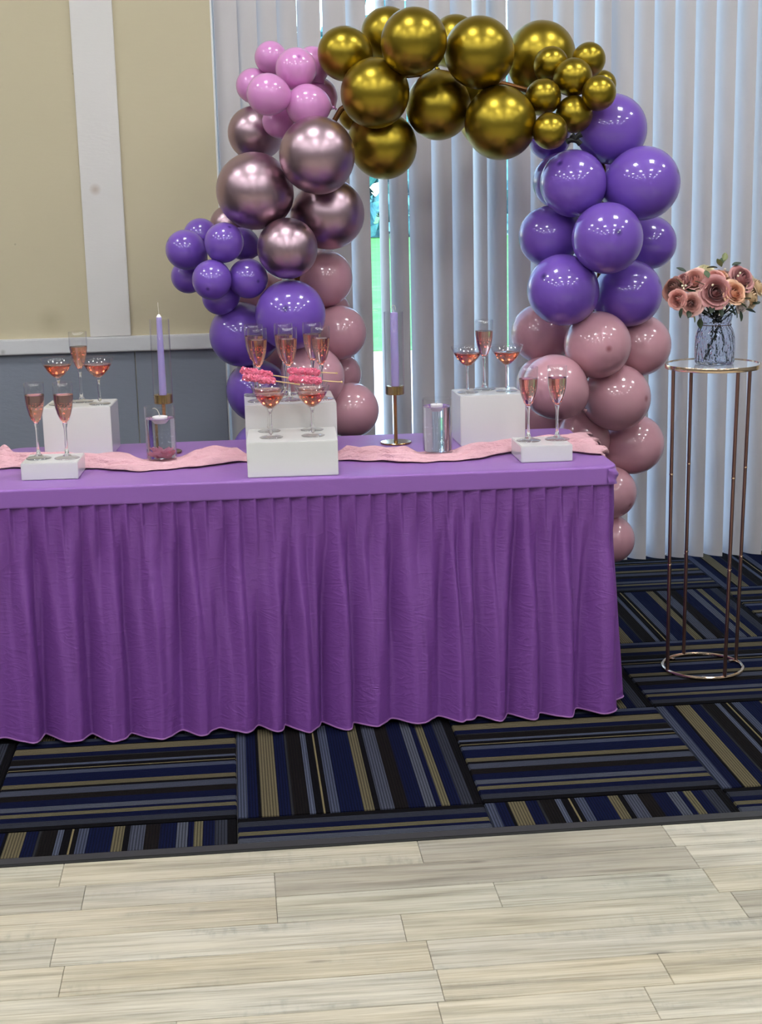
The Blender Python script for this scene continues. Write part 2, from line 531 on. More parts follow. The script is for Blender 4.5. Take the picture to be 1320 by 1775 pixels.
for k in range(len(L) - 1):
    p0 = Vector((L[k] + 0.07, -0.006, 0.03)); p1 = Vector((L[k + 1] + 0.015, -0.006, 0.03))
    ch.tube([p0, (p0 + p1) / 2 - Vector((0, 0, 0.012)), p1], 0.0016, 5)
o = ch.build('bead_chain', M['white'], bl); o['kind'] = 'stuff'

# ------------------------------------------------------------------ balloons
def latex(name, col, tipcol, rough=0.3, tip=True, sub=None):
    m = mat(name, col, rough, 0.0, Coat_Weight=0.9, Coat_Roughness=0.02, Coat_IOR=1.5, Specular_IOR_Level=0.35)
    t = NT(m)
    c = lin(col)
    if tip:
        d = t.n('VectorMath', operation='DISTANCE'); t.l(t.obj(), d.inputs[0]); d.inputs[1].default_value = (0, 0, 1)
        f = t.math('MULTIPLY', t.math('SUBTRACT', 1.0, t.math('DIVIDE', d.outputs['Value'], 0.13), clamp=True), 1.3, clamp=True)
        t.color(t.mix(f, c, lin(tipcol)))
    tl = t.n('BsdfTranslucent'); tl.inputs[0].default_value = c
    mx = t.n('MixShader'); mx.inputs[0].default_value = 0.12
    t.l(t.b.outputs[0], mx.inputs[1]); t.l(tl.outputs[0], mx.inputs[2]); t.l(mx.outputs[0], t.out.inputs[0])
    return m
BM = {'violet': latex('violet_latex', '#7a55bb', '#3b2372'), 'pink': latex('pink_latex', '#cf9aa6', '#9c5c66'), 'orchid': latex('orchid_latex', '#d890cc', '#b25fae', 0.34),
      'gold': mat('gold_chrome_latex', '#9a852e', 0.32, 1.0), 'mauve': mat('mauve_chrome_latex', '#b499a4', 0.34, 1.0)}
def balloon_mesh(kind):
    prof = []
    n = 22
    for i in range(n + 1):
        th = math.pi * 0.86 * i / n
        z = math.cos(th); r = math.sin(th)
        if z < 0:
            z *= 1.0 + 0.16 * (-z) ** 2
        prof.append((r if i else 0.0, z))
    r0, z0 = prof[-1]
    prof += [(r0 * 0.55, z0 - 0.10), (0.10, z0 - 0.19), (0.05, z0 - 0.24), (0.045, z0 - 0.27), (0.085, z0 - 0.31), (0.06, z0 - 0.34), (0.0, z0 - 0.34)]
    return MB().lathe(prof, 44).mesh('balloon_' + kind, BM[kind])
BMESH = {k: balloon_mesh(k) for k in BM}
GROUP = {'violet': 'violet balloons of the arch', 'pink': 'pale pink balloons of the arch', 'orchid': 'orchid-pink balloons of the arch', 'gold': 'gold chrome balloons of the arch', 'mauve': 'mauve chrome balloons of the arch'}
# colour, centre, radius, direction of the tip (None: away from the arch pole), label
BALLOONS = [
    ('orchid', (0.102, 5.245, 1.938), 0.0543, None, 'small orchid-pink balloon topmost on its cluster, left of the one with a darker tip'),
    ('orchid', (0.18, 5.085, 1.889), 0.0671, (0.13, -0.86, 0.5), 'small orchid-pink balloon with a darker tip spot, upper front of its cluster'),
    ('orchid', (0.241, 5.239, 1.915), 0.0575, None, 'small orchid-pink balloon half behind its cluster and beside the leftmost gold balloon'),
    ('orchid', (0.041, 5.275, 1.849), 0.0587, None, 'small orchid-pink balloon farthest left in its cluster, against the white blinds'),
    ('orchid', (0.083, 5.009, 1.805), 0.067, None, 'small orchid-pink balloon at the front left of its cluster, fully in view'),
    ('orchid', (0.211, 5.037, 1.769), 0.0697, None, 'small orchid-pink balloon at the lower front of its cluster, above the biggest mauve balloons'),
    ('orchid', (0.268, 5.281, 1.817), 0.0553, None, 'small orchid-pink balloon peeking out between its cluster and the gold balloons'),
    ('orchid', (0.116, 5.14, 1.724), 0.0518, None, 'small darker orchid-pink balloon hanging lowest in its cluster'),
    ('mauve', (0.037, 5.26, 1.693), 0.0903, None, 'mauve chrome balloon tucked behind the orchid-pink cluster, highest of the mauve ones'),
    ('mauve', (0.234, 4.949, 1.61), 0.1223, None, 'large mauve chrome balloon under the orchid-pink cluster, next to the lowest gold balloon'),
    ('mauve', (0.029, 5.053, 1.501), 0.1255, None, 'large mauve chrome balloon with a violet reflection, farthest left of the big mauve ones'),
    ('mauve', (0.277, 5.14, 1.419), 0.1194, None, 'large mauve chrome balloon with a bright rim against the window gap'),
    ('mauve', (0.129, 4.987, 1.314), 0.0997, (-0.01, -1.0, 0.02), 'smaller mauve chrome balloon directly above the lone big violet balloon'),
    ('mauve', (-0.058, 5.313, 1.384), 0.0721, None, 'mauve chrome balloon mostly hidden behind the small violet cluster'),
    ('violet', (-0.21, 5.14, 1.312), 0.0667, (-0.83, -0.28, 0.48), 'small violet balloon sticking out farthest left of its cluster'),
    ('violet', (-0.16, 5.246, 1.355), 0.0582, None, 'small violet balloon at the top back of its cluster, before the beige wall'),
    ('violet', (-0.078, 5.02, 1.338), 0.0644, (0.32, -0.55, 0.77), 'small violet balloon at the upper front of its cluster, below the biggest mauve balloon'),
    ('violet', (-0.019, 5.221, 1.325), 0.0553, None, 'small violet balloon squeezed between its cluster and the smaller mauve balloon'),
    ('violet', (-0.123, 4.996, 1.218), 0.0653, (-0.2, -0.9, -0.39), 'small violet balloon at the lower front of its cluster with a dark tip facing down'),
    ('violet', (-0.004, 5.044, 1.216), 0.0662, (0.5, -0.86, -0.1), 'small violet balloon of the cluster, front, touching the smaller mauve balloon, dark tip low'),
    ('violet', (-0.21, 5.26, 1.216), 0.0586, None, 'small violet balloon in the back, under the farthest left one of its cluster'),
    ('violet', (-0.101, 5.105, 1.153), 0.0601, None, 'small dark violet balloon hanging lowest in its cluster'),
    ('violet', (0.132, 5.02, 1.093), 0.1177, (-0.16, -0.95, 0.26), 'large violet balloon directly behind the champagne flutes on the white riser'),
    ('violet', (-0.035, 5.175, 1.018), 0.1111, None, 'large violet balloon under the small violet cluster, against the white chair rail'),
    ('violet', (0.014, 5.235, 0.812), 0.1094, None, 'large violet balloon behind the rock candy, left of the tall middle riser'),
    ('violet', (0.016, 5.2, 0.603), 0.0994, None, 'violet balloon mostly hidden behind the purple table, lowest on the left leg of the arch'),
    ('pink', (0.257, 5.26, 1.197), 0.101, None, 'highest pale pink balloon of the left leg, under the mauve balloon with the bright rim'),
    ('pink', (0.015, 5.36, 1.148), 0.0777, None, 'pink balloon glimpsed between the small violet cluster and the large violet balloon'),
    ('pink', (0.305, 5.241, 1.007), 0.0955, None, 'pink balloon behind the flutes, beside the window gap, with two bright reflections'),
    ('pink', (0.284, 5.379, 1.071), 0.0726, None, 'pink balloon showing only a thin sliver above the one beside the window gap'),
    ('pink', (0.205, 5.102, 0.871), 0.1071, None, 'large glossy pink balloon behind the stems of the champagne flutes'),
    ('pink', (0.312, 5.36, 0.848), 0.0752, None, 'pink balloon peeking out behind the large glossy one near the window gap'),
    ('pink', (0.336, 5.178, 0.741), 0.0975, None, 'pink balloon beside the tall middle riser, lowest on the left leg of the arch'),
    ('pink', (0.087, 5.385, 0.869), 0.0833, None, 'pink balloon nearly hidden behind the flutes, between the violet balloons'),
    ('gold', (0.345, 5.148, 1.939), 0.0884, None, 'gold chrome balloon next to the orchid-pink cluster, farthest left in the arch top'),
    ('gold', (0.5, 5.26, 2.01), 0.0905, None, 'gold chrome balloon half hidden behind the topmost gold balloon'),
    ('gold', (0.556, 4.958, 1.958), 0.1061, None, 'large gold chrome balloon at the very top of the arch'),
    ('gold', (0.434, 5.041, 1.805), 0.1129, None, 'large gold chrome balloon in front of the gold arch, above the lowest gold one'),
    ('gold', (0.47, 5.173, 1.641), 0.1119, None, 'brownish gold chrome balloon hanging lowest, beside the big mauve balloon'),
    ('gold', (0.655, 5.14, 1.763), 0.1094, None, 'gold chrome balloon in the middle of the underside of the arch'),
    ('gold', (0.776, 5.02, 1.926), 0.1141, None, 'large gold chrome balloon right of the topmost one in the arch'),
    ('gold', (0.744, 5.36, 1.995), 0.0869, None, 'gold chrome balloon peeking out between the two topmost gold balloons'),
    ('gold', (1.034, 5.297, 1.932), 0.1193, None, 'large gold chrome balloon behind the cluster of small gold balloons'),
    ('gold', (0.842, 5.005, 1.7), 0.1181, None, 'large gold chrome balloon low in the arch, beside the cluster of small gold balloons'),
    ('gold', (0.874, 5.426, 1.736), 0.1101, None, 'gold chrome balloon showing only a thin crescent behind the low gold balloon'),
    ('gold', (0.380, 5.245, 1.742), 0.051, None, 'dark gold balloon in the gap between the mauve and gold balloons'),
    ('gold', (0.793, 5.294, 1.816), 0.0806, None, 'dark gold balloon in the shade behind the middle of the arch'),
    ('gold', (1.038, 5.145, 1.895), 0.057, None, 'small gold balloon at the upper left of the small gold cluster'),
    ('gold', (1.166, 5.14, 1.907), 0.0562, None, 'small gold balloon at the upper right of the small gold cluster'),
    ('gold', (1.097, 5.066, 1.846), 0.0623, None, 'small gold balloon at the centre front of the small gold cluster'),
    ('gold', (0.991, 5.039, 1.783), 0.059, None, 'small gold balloon touching the low large gold balloon'),
    ('gold', (1.166, 4.986, 1.79), 0.0558, None, 'small gold balloon above the highest violet balloon of the right leg'),
    ('gold', (1.24, 5.26, 1.832), 0.0487, None, 'small gold balloon mostly behind another on the window side of the small gold cluster'),
    ('gold', (1.096, 5.045, 1.726), 0.0614, None, 'small gold balloon low at the front of its cluster, before the highest violet balloon'),
    ('gold', (0.994, 4.938, 1.669), 0.0572, None, 'small gold balloon hanging lowest in the small gold cluster'),
    ('gold', (1.165, 5.268, 1.729), 0.057, None, 'small gold balloon just showing an edge behind the low front one'),
    ('violet', (1.246, 5.137, 1.679), 0.1179, None, 'large violet balloon highest on the right leg, under the small gold cluster'),
    ('violet', (1.089, 5.02, 1.502), 0.1107, (-0.54, -0.6, 0.59), 'large violet balloon on the inner side of the right leg, just below the black tie'),
    ('violet', (1.1, 5.26, 1.51), 0.0983, None, 'violet balloon behind the one below the black tie, only its curved edges showing'),
    ('violet', (1.325, 5.015, 1.497), 0.1223, (0.82, -0.49, 0.29), 'largest violet balloon, on the outer side of the right leg, second from its top'),
    ('violet', (1.031, 5.14, 1.325), 0.1037, None, 'violet balloon sticking out on the inner side at the middle of the right leg'),
    ('violet', (1.181, 4.912, 1.323), 0.1173, (0.08, -0.98, 0.19), 'large violet balloon at the front of the right leg with its dark tip facing forward'),
    ('violet', (1.416, 5.26, 1.291), 0.0939, None, 'violet balloon half hidden on the outer side at the middle of the right leg'),
    ('violet', (1.05, 4.993, 1.152), 0.1195, (-0.66, -0.62, 0.42), 'large violet balloon on the inner side just above the pink balloons of the right leg'),
    ('violet', (1.305, 5.108, 1.126), 0.1162, (0.81, -0.48, 0.34), 'large violet balloon on the outer side just above the pink balloons of the right leg'),
    ('violet', (1.077, 5.36, 1.656), 0.0725, None, 'violet balloon peeking out under the lowest small gold balloon'),
    ('violet', (1.286, 5.36, 1.484), 0.0882, None, 'violet balloon deep in the gap between the two upper pairs of the right leg'),
    ('pink', (1.034, 5.305, 0.977), 0.1053, None, 'pink balloon half under the inner violet balloon of the right leg, behind the martini glass'),
    ('pink', (1.177, 5.023, 0.96), 0.1147, (0.11, -0.99, -0.02), 'large pink balloon at the front of the right leg with its tip facing forward'),
    ('pink', (1.369, 5.193, 0.935), 0.1087, None, 'pink balloon on the outer side of the right leg, nearest the flower vase'),
    ('pink', (1.015, 4.954, 0.83), 0.1092, None, 'large pink balloon directly behind the two flutes on the low riser'),
    ('pink', (1.023, 5.215, 0.811), 0.0917, None, 'pink balloon with only its edge showing behind the one at the two flutes'),
    ('pink', (1.263, 5.091, 0.766), 0.1174, (0.7, -0.71, 0.04), 'large pink balloon with its tip on the outer side, above the table corner'),
    ('pink', (1.161, 5.173, 0.605), 0.0985, None, 'pink balloon behind the end of the pink table runner'),
    ('pink', (1.358, 5.213, 0.576), 0.1074, None, 'pink balloon bulging out beside the table corner'),
    ('pink', (1.252, 5.128, 0.42), 0.0945, (0.6, -0.71, -0.37), 'pink balloon beside the purple table edge, second from the bottom of the right leg'),
    ('pink', (1.263, 5.152, 0.243), 0.085, None, 'lowest pink balloon, beside the purple skirt'),
    ('pink', (1.064, 5.36, 0.658), 0.097, None, 'pink balloon behind the stems of the two flutes on the low riser'),
]
POLE = [(1.225, 5.16, 0.012), (1.230, 5.16, 0.300), (1.215, 5.16, 0.500), (1.156, 5.17, 0.716), (1.181, 5.17, 0.92), (1.214, 5.17, 1.161), (1.234, 5.17, 1.378), (1.226, 5.17, 1.553), (1.134, 5.17, 1.718), (0.995, 5.17, 1.805), (0.837, 5.17, 1.846), (0.661, 5.17, 1.877), (0.486, 5.17, 1.861), (0.328, 5.17, 1.761), (0.226, 5.17, 1.593), (0.196, 5.17, 1.403), (0.164, 5.17, 1.209), (0.126, 5.17, 0.973), (0.101, 5.17, 0.732), (0.083, 5.17, 0.466), (0.063, 5.17, 0.012)]
rb = random.Random(3)
for kind, P, R, tip, label in BALLOONS:
    P = Vector(P)
    if tip is None:
        near = min((Vector(q) for q in POLE), key=lambda q: (q - P).length)
        d = P - near; d.y = -0.02
        if d.length < 0.03:
            d = Vector((rb.uniform(-1, 1), -0.3, rb.uniform(-1, 1)))
        d = d.normalized(); d.y += (-0.9 if kind in ('gold', 'mauve') else -0.12) if P.y < 5.1 else (-0.4 if kind in ('gold', 'mauve') else 0.1)
    else:
        d = Vector(tip)
    q = d.normalized().to_track_quat('Z', 'Y')
    o = link('balloon', BMESH[kind], None, P)
    o.rotation_mode = 'QUATERNION'; o.rotation_quaternion = q
    k = rb.uniform(0.99, 1.03)
    o.scale = (R, R, R * k)
    tag(o, label, 'balloon', GROUP[kind])

# the pole the garland is tied to
M['pole'] = mat('gold_brown_pole', '#6b4420', 0.4, 0.7)
arch = thing('arch_frame', 'brown-gold arch pole glimpsed between the balloons of the right leg', 'arch frame', (0.6, 5.17, 0))
pts = []
for a, b in zip(POLE, POLE[1:]):
    for s in range(4):
        pts.append(Vector(a).lerp(Vector(b), s / 4) - Vector((0.6, 5.17, 0)))
pts.append(Vector(POLE[-1]) - Vector((0.6, 5.17, 0)))
MB().tube(pts, 0.0095, 10).build('pole', M['pole'], arch)
for x in (0.625, -0.537):
    MB().lathe([(0, 0.006), (0.062, 0.006), (0.064, 0.009), (0.062, 0.013), (0.02, 0.016), (0.014, 0.03), (0, 0.03)], 32, (x, 0, 0)).build('foot_plate', M['pole'], arch)
M['black'] = mat('black_elastic', '#060506', 0.7)
tk = thing('balloon_tie', 'black knotted elastic tie under the cluster of small gold balloons', 'tie', (1.085, 4.985, 1.640))
for e in ((0.022, -0.004, 0.020), (-0.026, 0.0, -0.004), (0.020, 0.002, -0.012), (-0.010, 0, 0.018)):
    MB().tube([(0, 0, 0), (e[0] * 0.5, e[1] * 0.5, e[2] * 0.5 + 0.004), e], [0.0075, 0.009, 0.010], 8).build('tie_end', M['black'], tk)
MB().lathe([(0, -0.008), (0.006, -0.006), (0.008, 0), (0.006, 0.006), (0, 0.008)], 12).build('knot', M['black'], tk)

# ------------------------------------------------------------------ purple draped table
def cloth(name, col, sheen=0.25, scale=1.0, k=0.25, rough=0.55):
    m = mat(name, col, rough, 0.0, Sheen_Weight=sheen, Sheen_Roughness=0.4)
    t = NT(m)
    p = t.pos()
    w1 = t.noise(t.mapping(p, (9, 9, 3.2), (3, 1, 0)), 1.6 * scale, 5, 0.6)
    w2 = t.noise(p, 700, 2)
    w3 = t.n('TexNoise'); w3.inputs['Scale'].default_value = 9.0; w3.inputs['Detail'].default_value = 3; w3.inputs['Distortion'].default_value = 1.6
    mp = t.n('Mapping'); mp.inputs['Rotation'].default_value = (0.0, 0.7, 0.3); mp.inputs['Scale'].default_value = (1.0, 1.0, 3.2); t.l(p, mp.inputs[0]); t.l(mp.outputs[0], w3.inputs['Vector'])
    ridge = t.math('SUBTRACT', 1.0, t.math('MULTIPLY', t.math('ABSOLUTE', t.math('SUBTRACT', w3.outputs[0], 0.5)), 9.0), clamp=True)
    h = t.math('ADD', t.math('ADD', t.math('MULTIPLY', w1, 0.9), t.math('MULTIPLY', ridge, 0.10)), t.math('MULTIPLY', w2, 0.04))
    t.bump(h, k, 0.02)
    return m
M['cloth_top'] = cloth('purple_stretch_cloth', '#8d5cab', 0.15, 0.6, 0.05, 0.42)
M['cloth_skirt'] = cloth('purple_pleated_satin', '#75408f', 0.0, 1.0, 0.30)
M['hem'] = cloth('purple_hem', '#96629f', 0.3, 1.0, 0.1)
TX0, TX1, TY0, TY1, TZ = -0.770, 1.008, 4.022, 4.712, 0.7295
table = thing('skirted_table', 'long purple draped table with pleated skirt standing on the striped carpet', 'table', (0.12, 4.367, 0))
ORG = Vector((0.12, 4.367, 0))
def outline(inset, rad, n=8):
    x0, x1, y0, y1 = TX0 + inset, TX1 - inset, TY0 + inset, TY1 - inset
    pts = []
    for cx, cy, a0 in ((x1 - rad, y0 + rad, -90), (x1 - rad, y1 - rad, 0), (x0 + rad, y1 - rad, 90), (x0 + rad, y0 + rad, 180)):
        for k in range(n + 1):
            a = math.radians(a0 + 90 * k / n)
            pts.append((cx + rad * math.cos(a), cy + rad * math.sin(a)))
    return pts
mb = MB(); rings = []
def ring(ins, rad, z):
    pts = outline(ins, rad)
    rings.append([(x - ORG.x, y - ORG.y, z) for x, y in pts])
for ins, rad, z in ((0.012, 0.038, 0.676), (0.002, 0.047, 0.677), (0.0, 0.05, 0.680), (0.0, 0.05, 0.683), (0.0, 0.05, 0.7215), (0.0, 0.05, 0.7235), (0.0008, 0.0492, 0.7265), (0.0028, 0.047, 0.7288), (0.006, 0.044, TZ)):
    ring(ins, rad, z)
n = len(rings[0])
for r_ in rings:
    mb.v += r_
for i in range(len(rings) - 1):
    for k in range(n):
        mb.f.append((i * n + k, i * n + (k + 1) % n, (i + 1) * n + (k + 1) % n, (i + 1) * n + k))
mb.f.append(tuple((len(rings) - 1) * n + k for k in range(n)))
top = mb.build('table_cover', M['cloth_top'], table, angle=60)
# tucked fold at the front corner
mb = MB()
P = []
for i in range(7):
    u = i / 6
    row = []
    for k in range(9):
        v = k / 8
        a = math.radians(-70 + 62 * u)
        bulge = 0.0035 + 0.006 * math.sin(math.pi * u) * (1 - abs(2 * v - 1)) + 0.003 * math.sin(9 * v + 3 * u)
        rr = 0.05 + bulge
        row.append((TX1 - 0.05 + rr * math.cos(a) - ORG.x, TY0 + 0.05 + rr * math.sin(a) - ORG.y, 0.679 + 0.044 * v - 0.004 * u))
    P.append(row)
mb.grid(P); mb.build('corner_fold', M['cloth_top'], table)

# skirt: knife pleats at the band, broad soft folds at the hem
rs = np.random.RandomState(11)
def noise1(L_, step, seed):
    r_ = np.random.RandomState(seed)
    xs_ = [0.0]
    while xs_[-1] < L_ + 1:
        xs_.append(xs_[-1] + step * r_.uniform(0.62, 1.4))
    sg = np.where(np.arange(len(xs_)) % 2 == 0, 1.0, -1.0) * r_.uniform(0.55, 1.0, len(xs_))
    return np.array(xs_), sg
def ev(kn, s):
    xs_, ys_ = kn
    i = np.clip(np.searchsorted(xs_, s) - 1, 0, len(xs_) - 2)
    t_ = (s - xs_[i]) / (xs_[i + 1] - xs_[i]); t_ = np.clip(t_, 0, 1)
    t_ = t_ * t_ * (3 - 2 * t_)
    return ys_[i] * (1 - t_) + ys_[i + 1] * t_
pl = outline(0.016, 0.040, 10)
pl = pl[16:] + pl[:16]          # the seam lies at the back
pl.append(pl[0])
pl = np.array(pl)
seg = np.hypot(*np.diff(pl, axis=0).T); cum = np.concatenate([[0], np.cumsum(seg)]); LT = cum[-1]
NS = 1500
s = np.linspace(0, LT, NS)
bx = np.interp(s, cum, pl[:, 0]); by = np.interp(s, cum, pl[:, 1])
tx = np.gradient(bx); ty = np.gradient(by); ln = np.hypot(tx, ty); nx, ny = ty / ln, -tx / ln
k1, k2, k3 = noise1(LT, 0.028, 4), noise1(LT, 0.056, 9), noise1(LT, 0.021, 21)
pitch = 0.0445
ph = (s / pitch + 0.12 * np.sin(s * 9.0)) % 1.0
saw = np.where(ph < 0.86, ph / 0.86, (1 - ph) / 0.14)
NV = 54
rows = []
for j in range(NV + 1):
    v = j / NV
    z = 0.684 - v * 0.668
    sm_ = lambda a, b: float(np.clip((v - a) / (b - a), 0, 1) ** 2 * (3 - 2 * np.clip((v - a) / (b - a), 0, 1)))
    wt = 1 - sm_(0.02, 0.30)
    wm_ = sm_(0.03, 0.22) * (1 - 0.7 * sm_(0.35, 0.8))
    wb = sm_(0.06, 0.55)
    sh = 0.005 * math.sin(4 * v)                       # folds wander as they fall
    e2 = ev(k2, s - sh * 0.8)
    e2 = np.clip((e2 + 1) / 2, 0, 1) ** 0.42 - 0.66
    e1 = np.clip((ev(k1, s + sh) + 1) / 2, 0, 1) ** 0.5 - 0.62
    d = 0.016 * wt * saw + 0.030 * wm_ * e1 + (0.068 + 0.016 * v) * wb * e2 + 0.0025 * wb * ev(k3, s + 0.008 * math.sin(6 * v))
    flare = 0.034 * v ** 1.2
    d = d + flare
    zz = z + 0.004 * wb * np.sin(s * 11.0) - (0.003 * ev(k2, s) if j == NV else 0)
    ln_ = 0.38 * wb * (d - flare)                     # folds lean to one side
    rows.append(np.stack([bx + nx * d + ny * ln_ * -1 - ORG.x, by + ny * d + nx * ln_ - ORG.y, np.broadcast_to(zz, s.shape)], 1).tolist())
mb = MB(); mb.grid(rows)
skirt = mb.build('skirt', M['cloth_skirt'], table, angle=None)
mb = MB(); mb.tube([(p[0], p[1], p[2] + 0.001) for p in rows[-1][::2]], 0.0024, 6); mb.build('hem', M['hem'], skirt)

# ------------------------------------------------------------------ white risers on the table
M['acrylic'] = mat('glossy_white_acrylic', '#d9d8d7', 0.16, 0.0, Coat_Weight=0.3)
def riser(name, x0, y0, w_, d_, h_, rz, label):
    o = MB().bevbox((-w_ / 2, -d_ / 2, 0), (w_ / 2, d_ / 2, h_), 0.0018).build(name, M['acrylic'], smooth=False, loc=(x0, y0, TZ + 0.001))
    o.rotation_euler = (0, 0, rz)
    return tag(o, label, 'riser', 'white risers on the table')
riser('display_riser', -0.529, 4.583, 0.2035, 0.170, 0.150, math.radians(-3), 'tall white riser at the slate-grey wall, holding two martini glasses and a flute')
riser('display_riser', -0.573, 4.217, 0.157, 0.146, 0.0475, math.radians(-2), 'low white riser with two flutes, in front of the tall riser at the grey wall')
riser('display_riser', 0.1020, 4.171, 0.2505, 0.235, 0.098, math.radians(-1.5), 'white riser in the middle of the table front, holding the martini glasses with rock candy')
riser('display_riser', 0.1035, 4.430, 0.2660, 0.262, 0.1665, math.radians(0.5), 'tall white riser in the middle holding six champagne flutes')
riser('display_riser', 0.7165, 4.515, 0.2000, 0.160, 0.1535, math.radians(2), 'tall white riser in front of the window blinds, holding two martini glasses and a flute')
riser('display_riser', 0.8225, 4.202, 0.1485, 0.155, 0.0475, math.radians(0.5), 'low white riser with two flutes near the table end beside the arch')

# ------------------------------------------------------------------ glassware
M['glass'] = mat('clear_glass', '#ffffff', 0.0, 0.0, Transmission_Weight=1.0, IOR=1.47)
M['water'] = mat('water', '#f6f8ff', 0.0, 0.0, Transmission_Weight=1.0, IOR=1.33)
def drink(name, col, density):
    m = mat(name, '#ffffff', 0.0, 0.0, Transmission_Weight=1.0, IOR=1.34)
    t = NT(m)
    va = t.n('VolumeAbsorption'); va.inputs['Color'].default_value = lin(col); va.inputs['Density'].default_value = density
    t.l(va.outputs[0], t.out.inputs['Volume'])
    return m
M['rose'] = drink('rose_wine', '#f4bba6', 42)
M['amber'] = drink('amber_cocktail', '#f8ac58', 46)
FL_OUT = [(0, 0), (.0345, 0), (.0358, .0014), (.030, .0040), (.012, .0078), (.0062, .014), (.0042, .03), (.0036, .06), (.0042, .086), (.0068, .097), (.0125, .109), (.0192, .126), (.0243, .146), (.0270, .166), (.0280, .186), (.0279, .2), (.0275, .2145), (.0270, .2150), (.0265, .2145)]
FL_IN = [(.0268, .2), (.0269, .186), (.0259, .166), (.0232, .146), (.0181, .127), (.0114, .111), (.0052, .1035), (0, .1020)]
MT_OUT = [(0, 0), (.0315, 0), (.0330, .0014), (.028, .0036), (.012, .0066), (.0058, .012), (.0040, .025), (.0035, .05), (.0042, .070), (.0068, .0775), (.0125, .0835), (.0215, .092), (.0325, .1045), (.0415, .119), (.0475, .1325), (.0502, .1410), (.0497, .1415), (.0491, .1410)]
MT_IN = [(.0464, .1330), (.0404, .1198), (.0314, .1056), (.0204, .0934), (.0114, .0858), (.0050, .0825), (0, .0818)]
def liquid_profile(inner, zt):
    pr = [(r_ + 0.00025 if r_ else 0.0, z - 0.00025) for r_, z in inner[::-1]]
    out = []
    for (r0, z0), (r1, z1) in zip(pr, pr[1:]):
        out.append((r0, z0))
        if z0 <= zt <= z1:
            k = (zt - z0) / (z1 - z0)
            rr = r0 + (r1 - r0) * k
            out += [(rr, zt), (rr - 0.0012, zt - 0.0006), (0, zt - 0.0006)]
            break
    return out
def split(outer, inner, zb):
    """outline of a stemmed glass -> foot, stem, thin bowl"""
    foot = [p for p in outer if p[1] <= .008]
    stem = [(0, .0070)] + [p for p in outer if .0075 < p[1] < zb] + [(inner[-2][0] + .0005, inner[-1][1] + .0006), (0, inner[-1][1] - .0002)]
    bowl = [(inner[-2][0] + .0004, inner[-1][1] - .0008)] + [p for p in outer if p[1] >= zb]
    return foot, stem, bowl
def glass_meshes(name, outer, inner, zb, seg):
    f, st_, bo = split(outer, inner, zb)
    return (MB().lathe(bo, seg).mesh('bowl', M['thin']), MB().lathe(f, seg).mesh('foot', M['thin']), MB().lathe(st_, 20).mesh('stem', M['glass']))
FL = glass_meshes('flute', FL_OUT, FL_IN, .1065, 40)
MT = glass_meshes('martini', MT_OUT, MT_IN, .0830, 44)
FLUTE_LIQ = MB().lathe(liquid_profile(FL_IN, 0.181), 40).mesh('wine', M['rose'], True, 50)
FLUTE_LIQ2 = MB().lathe(liquid_profile(FL_IN, 0.170), 40).mesh('wine', M['rose'], True, 50)
MART_LIQ = MB().lathe(liquid_profile(MT_IN, 0.1215), 44).mesh('cocktail', M['amber'], True, 50)
def flute(x, y, z, label, low=False):
    o = thing('champagne_flute', label, 'glass', (x, y, z), 'champagne flutes on the risers')
    for n_, me in zip(('bowl', 'foot', 'stem'), FL):
        link(n_, me, o)
    link('wine', FLUTE_LIQ2 if low else FLUTE_LIQ, o)
def martini(x, y, z, label):
    o = thing('martini_glass', label, 'glass', (x, y, z), 'martini glasses on the risers')
    for n_, me in zip(('bowl', 'foot', 'stem'), MT):
        link(n_, me, o)
    link('cocktail', MART_LIQ, o)
zl = TZ + 0.001 + 0.0475 + 0.0004; zA = TZ + 0.001 + 0.150 + 0.0004; zC = TZ + 0.001 + 0.098 + 0.0004; zD = TZ + 0.001 + 0.1665 + 0.0004; zE = TZ + 0.001 + 0.1535 + 0.0004
flute(-0.613, 4.220, zl, 'flute on the low riser at the grey wall, the outer one, farther from candles')
flute(-0.532, 4.206, zl, 'flute on the low riser at the grey wall, the one nearer the candles')
flute(-0.528, 4.615, zA, 'flute standing behind two martini glasses on the tall riser, against the white chair rail', low=True)
martini(-0.589, 4.569, zA, 'martini glass on the tall riser at the grey wall, its stem hidden behind a flute')
martini(-0.467, 4.551, zA, 'martini glass at the corner of the tall riser before the grey wall, stem visible')
martini(0.043, 4.130, zC, 'front martini glass under the rock candy that points to the grey wall')
martini(0.160, 4.134, zC, 'front martini glass under the rock candy nearer the window gap')
martini(0.039, 4.238, zC, 'martini glass hidden right behind the front one nearer the grey wall, on the middle riser')
martini(0.162, 4.236, zC, 'martini glass hidden right behind the front one nearer the window gap, on the middle riser')
flute(0.016, 4.370, zD, 'front flute of the three pairs on the tall middle riser, nearest the small violet balloons')
flute(0.104, 4.370, zD, 'front flute of the middle pair on the tall middle riser')
flute(0.200, 4.370, zD, 'front flute of the pair nearest the window gap on the tall middle riser')
flute(0.006, 4.498, zD, 'rear flute of the three pairs on the tall middle riser, nearest the small violet balloons')
flute(0.095, 4.498, zD, 'rear flute of the middle pair on the tall middle riser')
flute(0.180, 4.498, zD, 'rear flute of the pair nearest the window gap, with pink light in its wine')
martini(0.652, 4.500, zE, 'martini glass before the window blinds on the tall riser, the one nearer the candle')
martini(0.773, 4.500, zE, 'martini glass before the window blinds on the tall riser, the one touching the pink balloons')
flute(0.713, 4.560, zE, 'flute standing between and behind the two martini glasses before the window blinds')
flute(0.786, 4.212, zl, 'flute on the low riser by the arch, the one nearer the tall riser')
flute(0.871, 4.216, zl, 'flute on the low riser by the arch, the one nearer the table end')

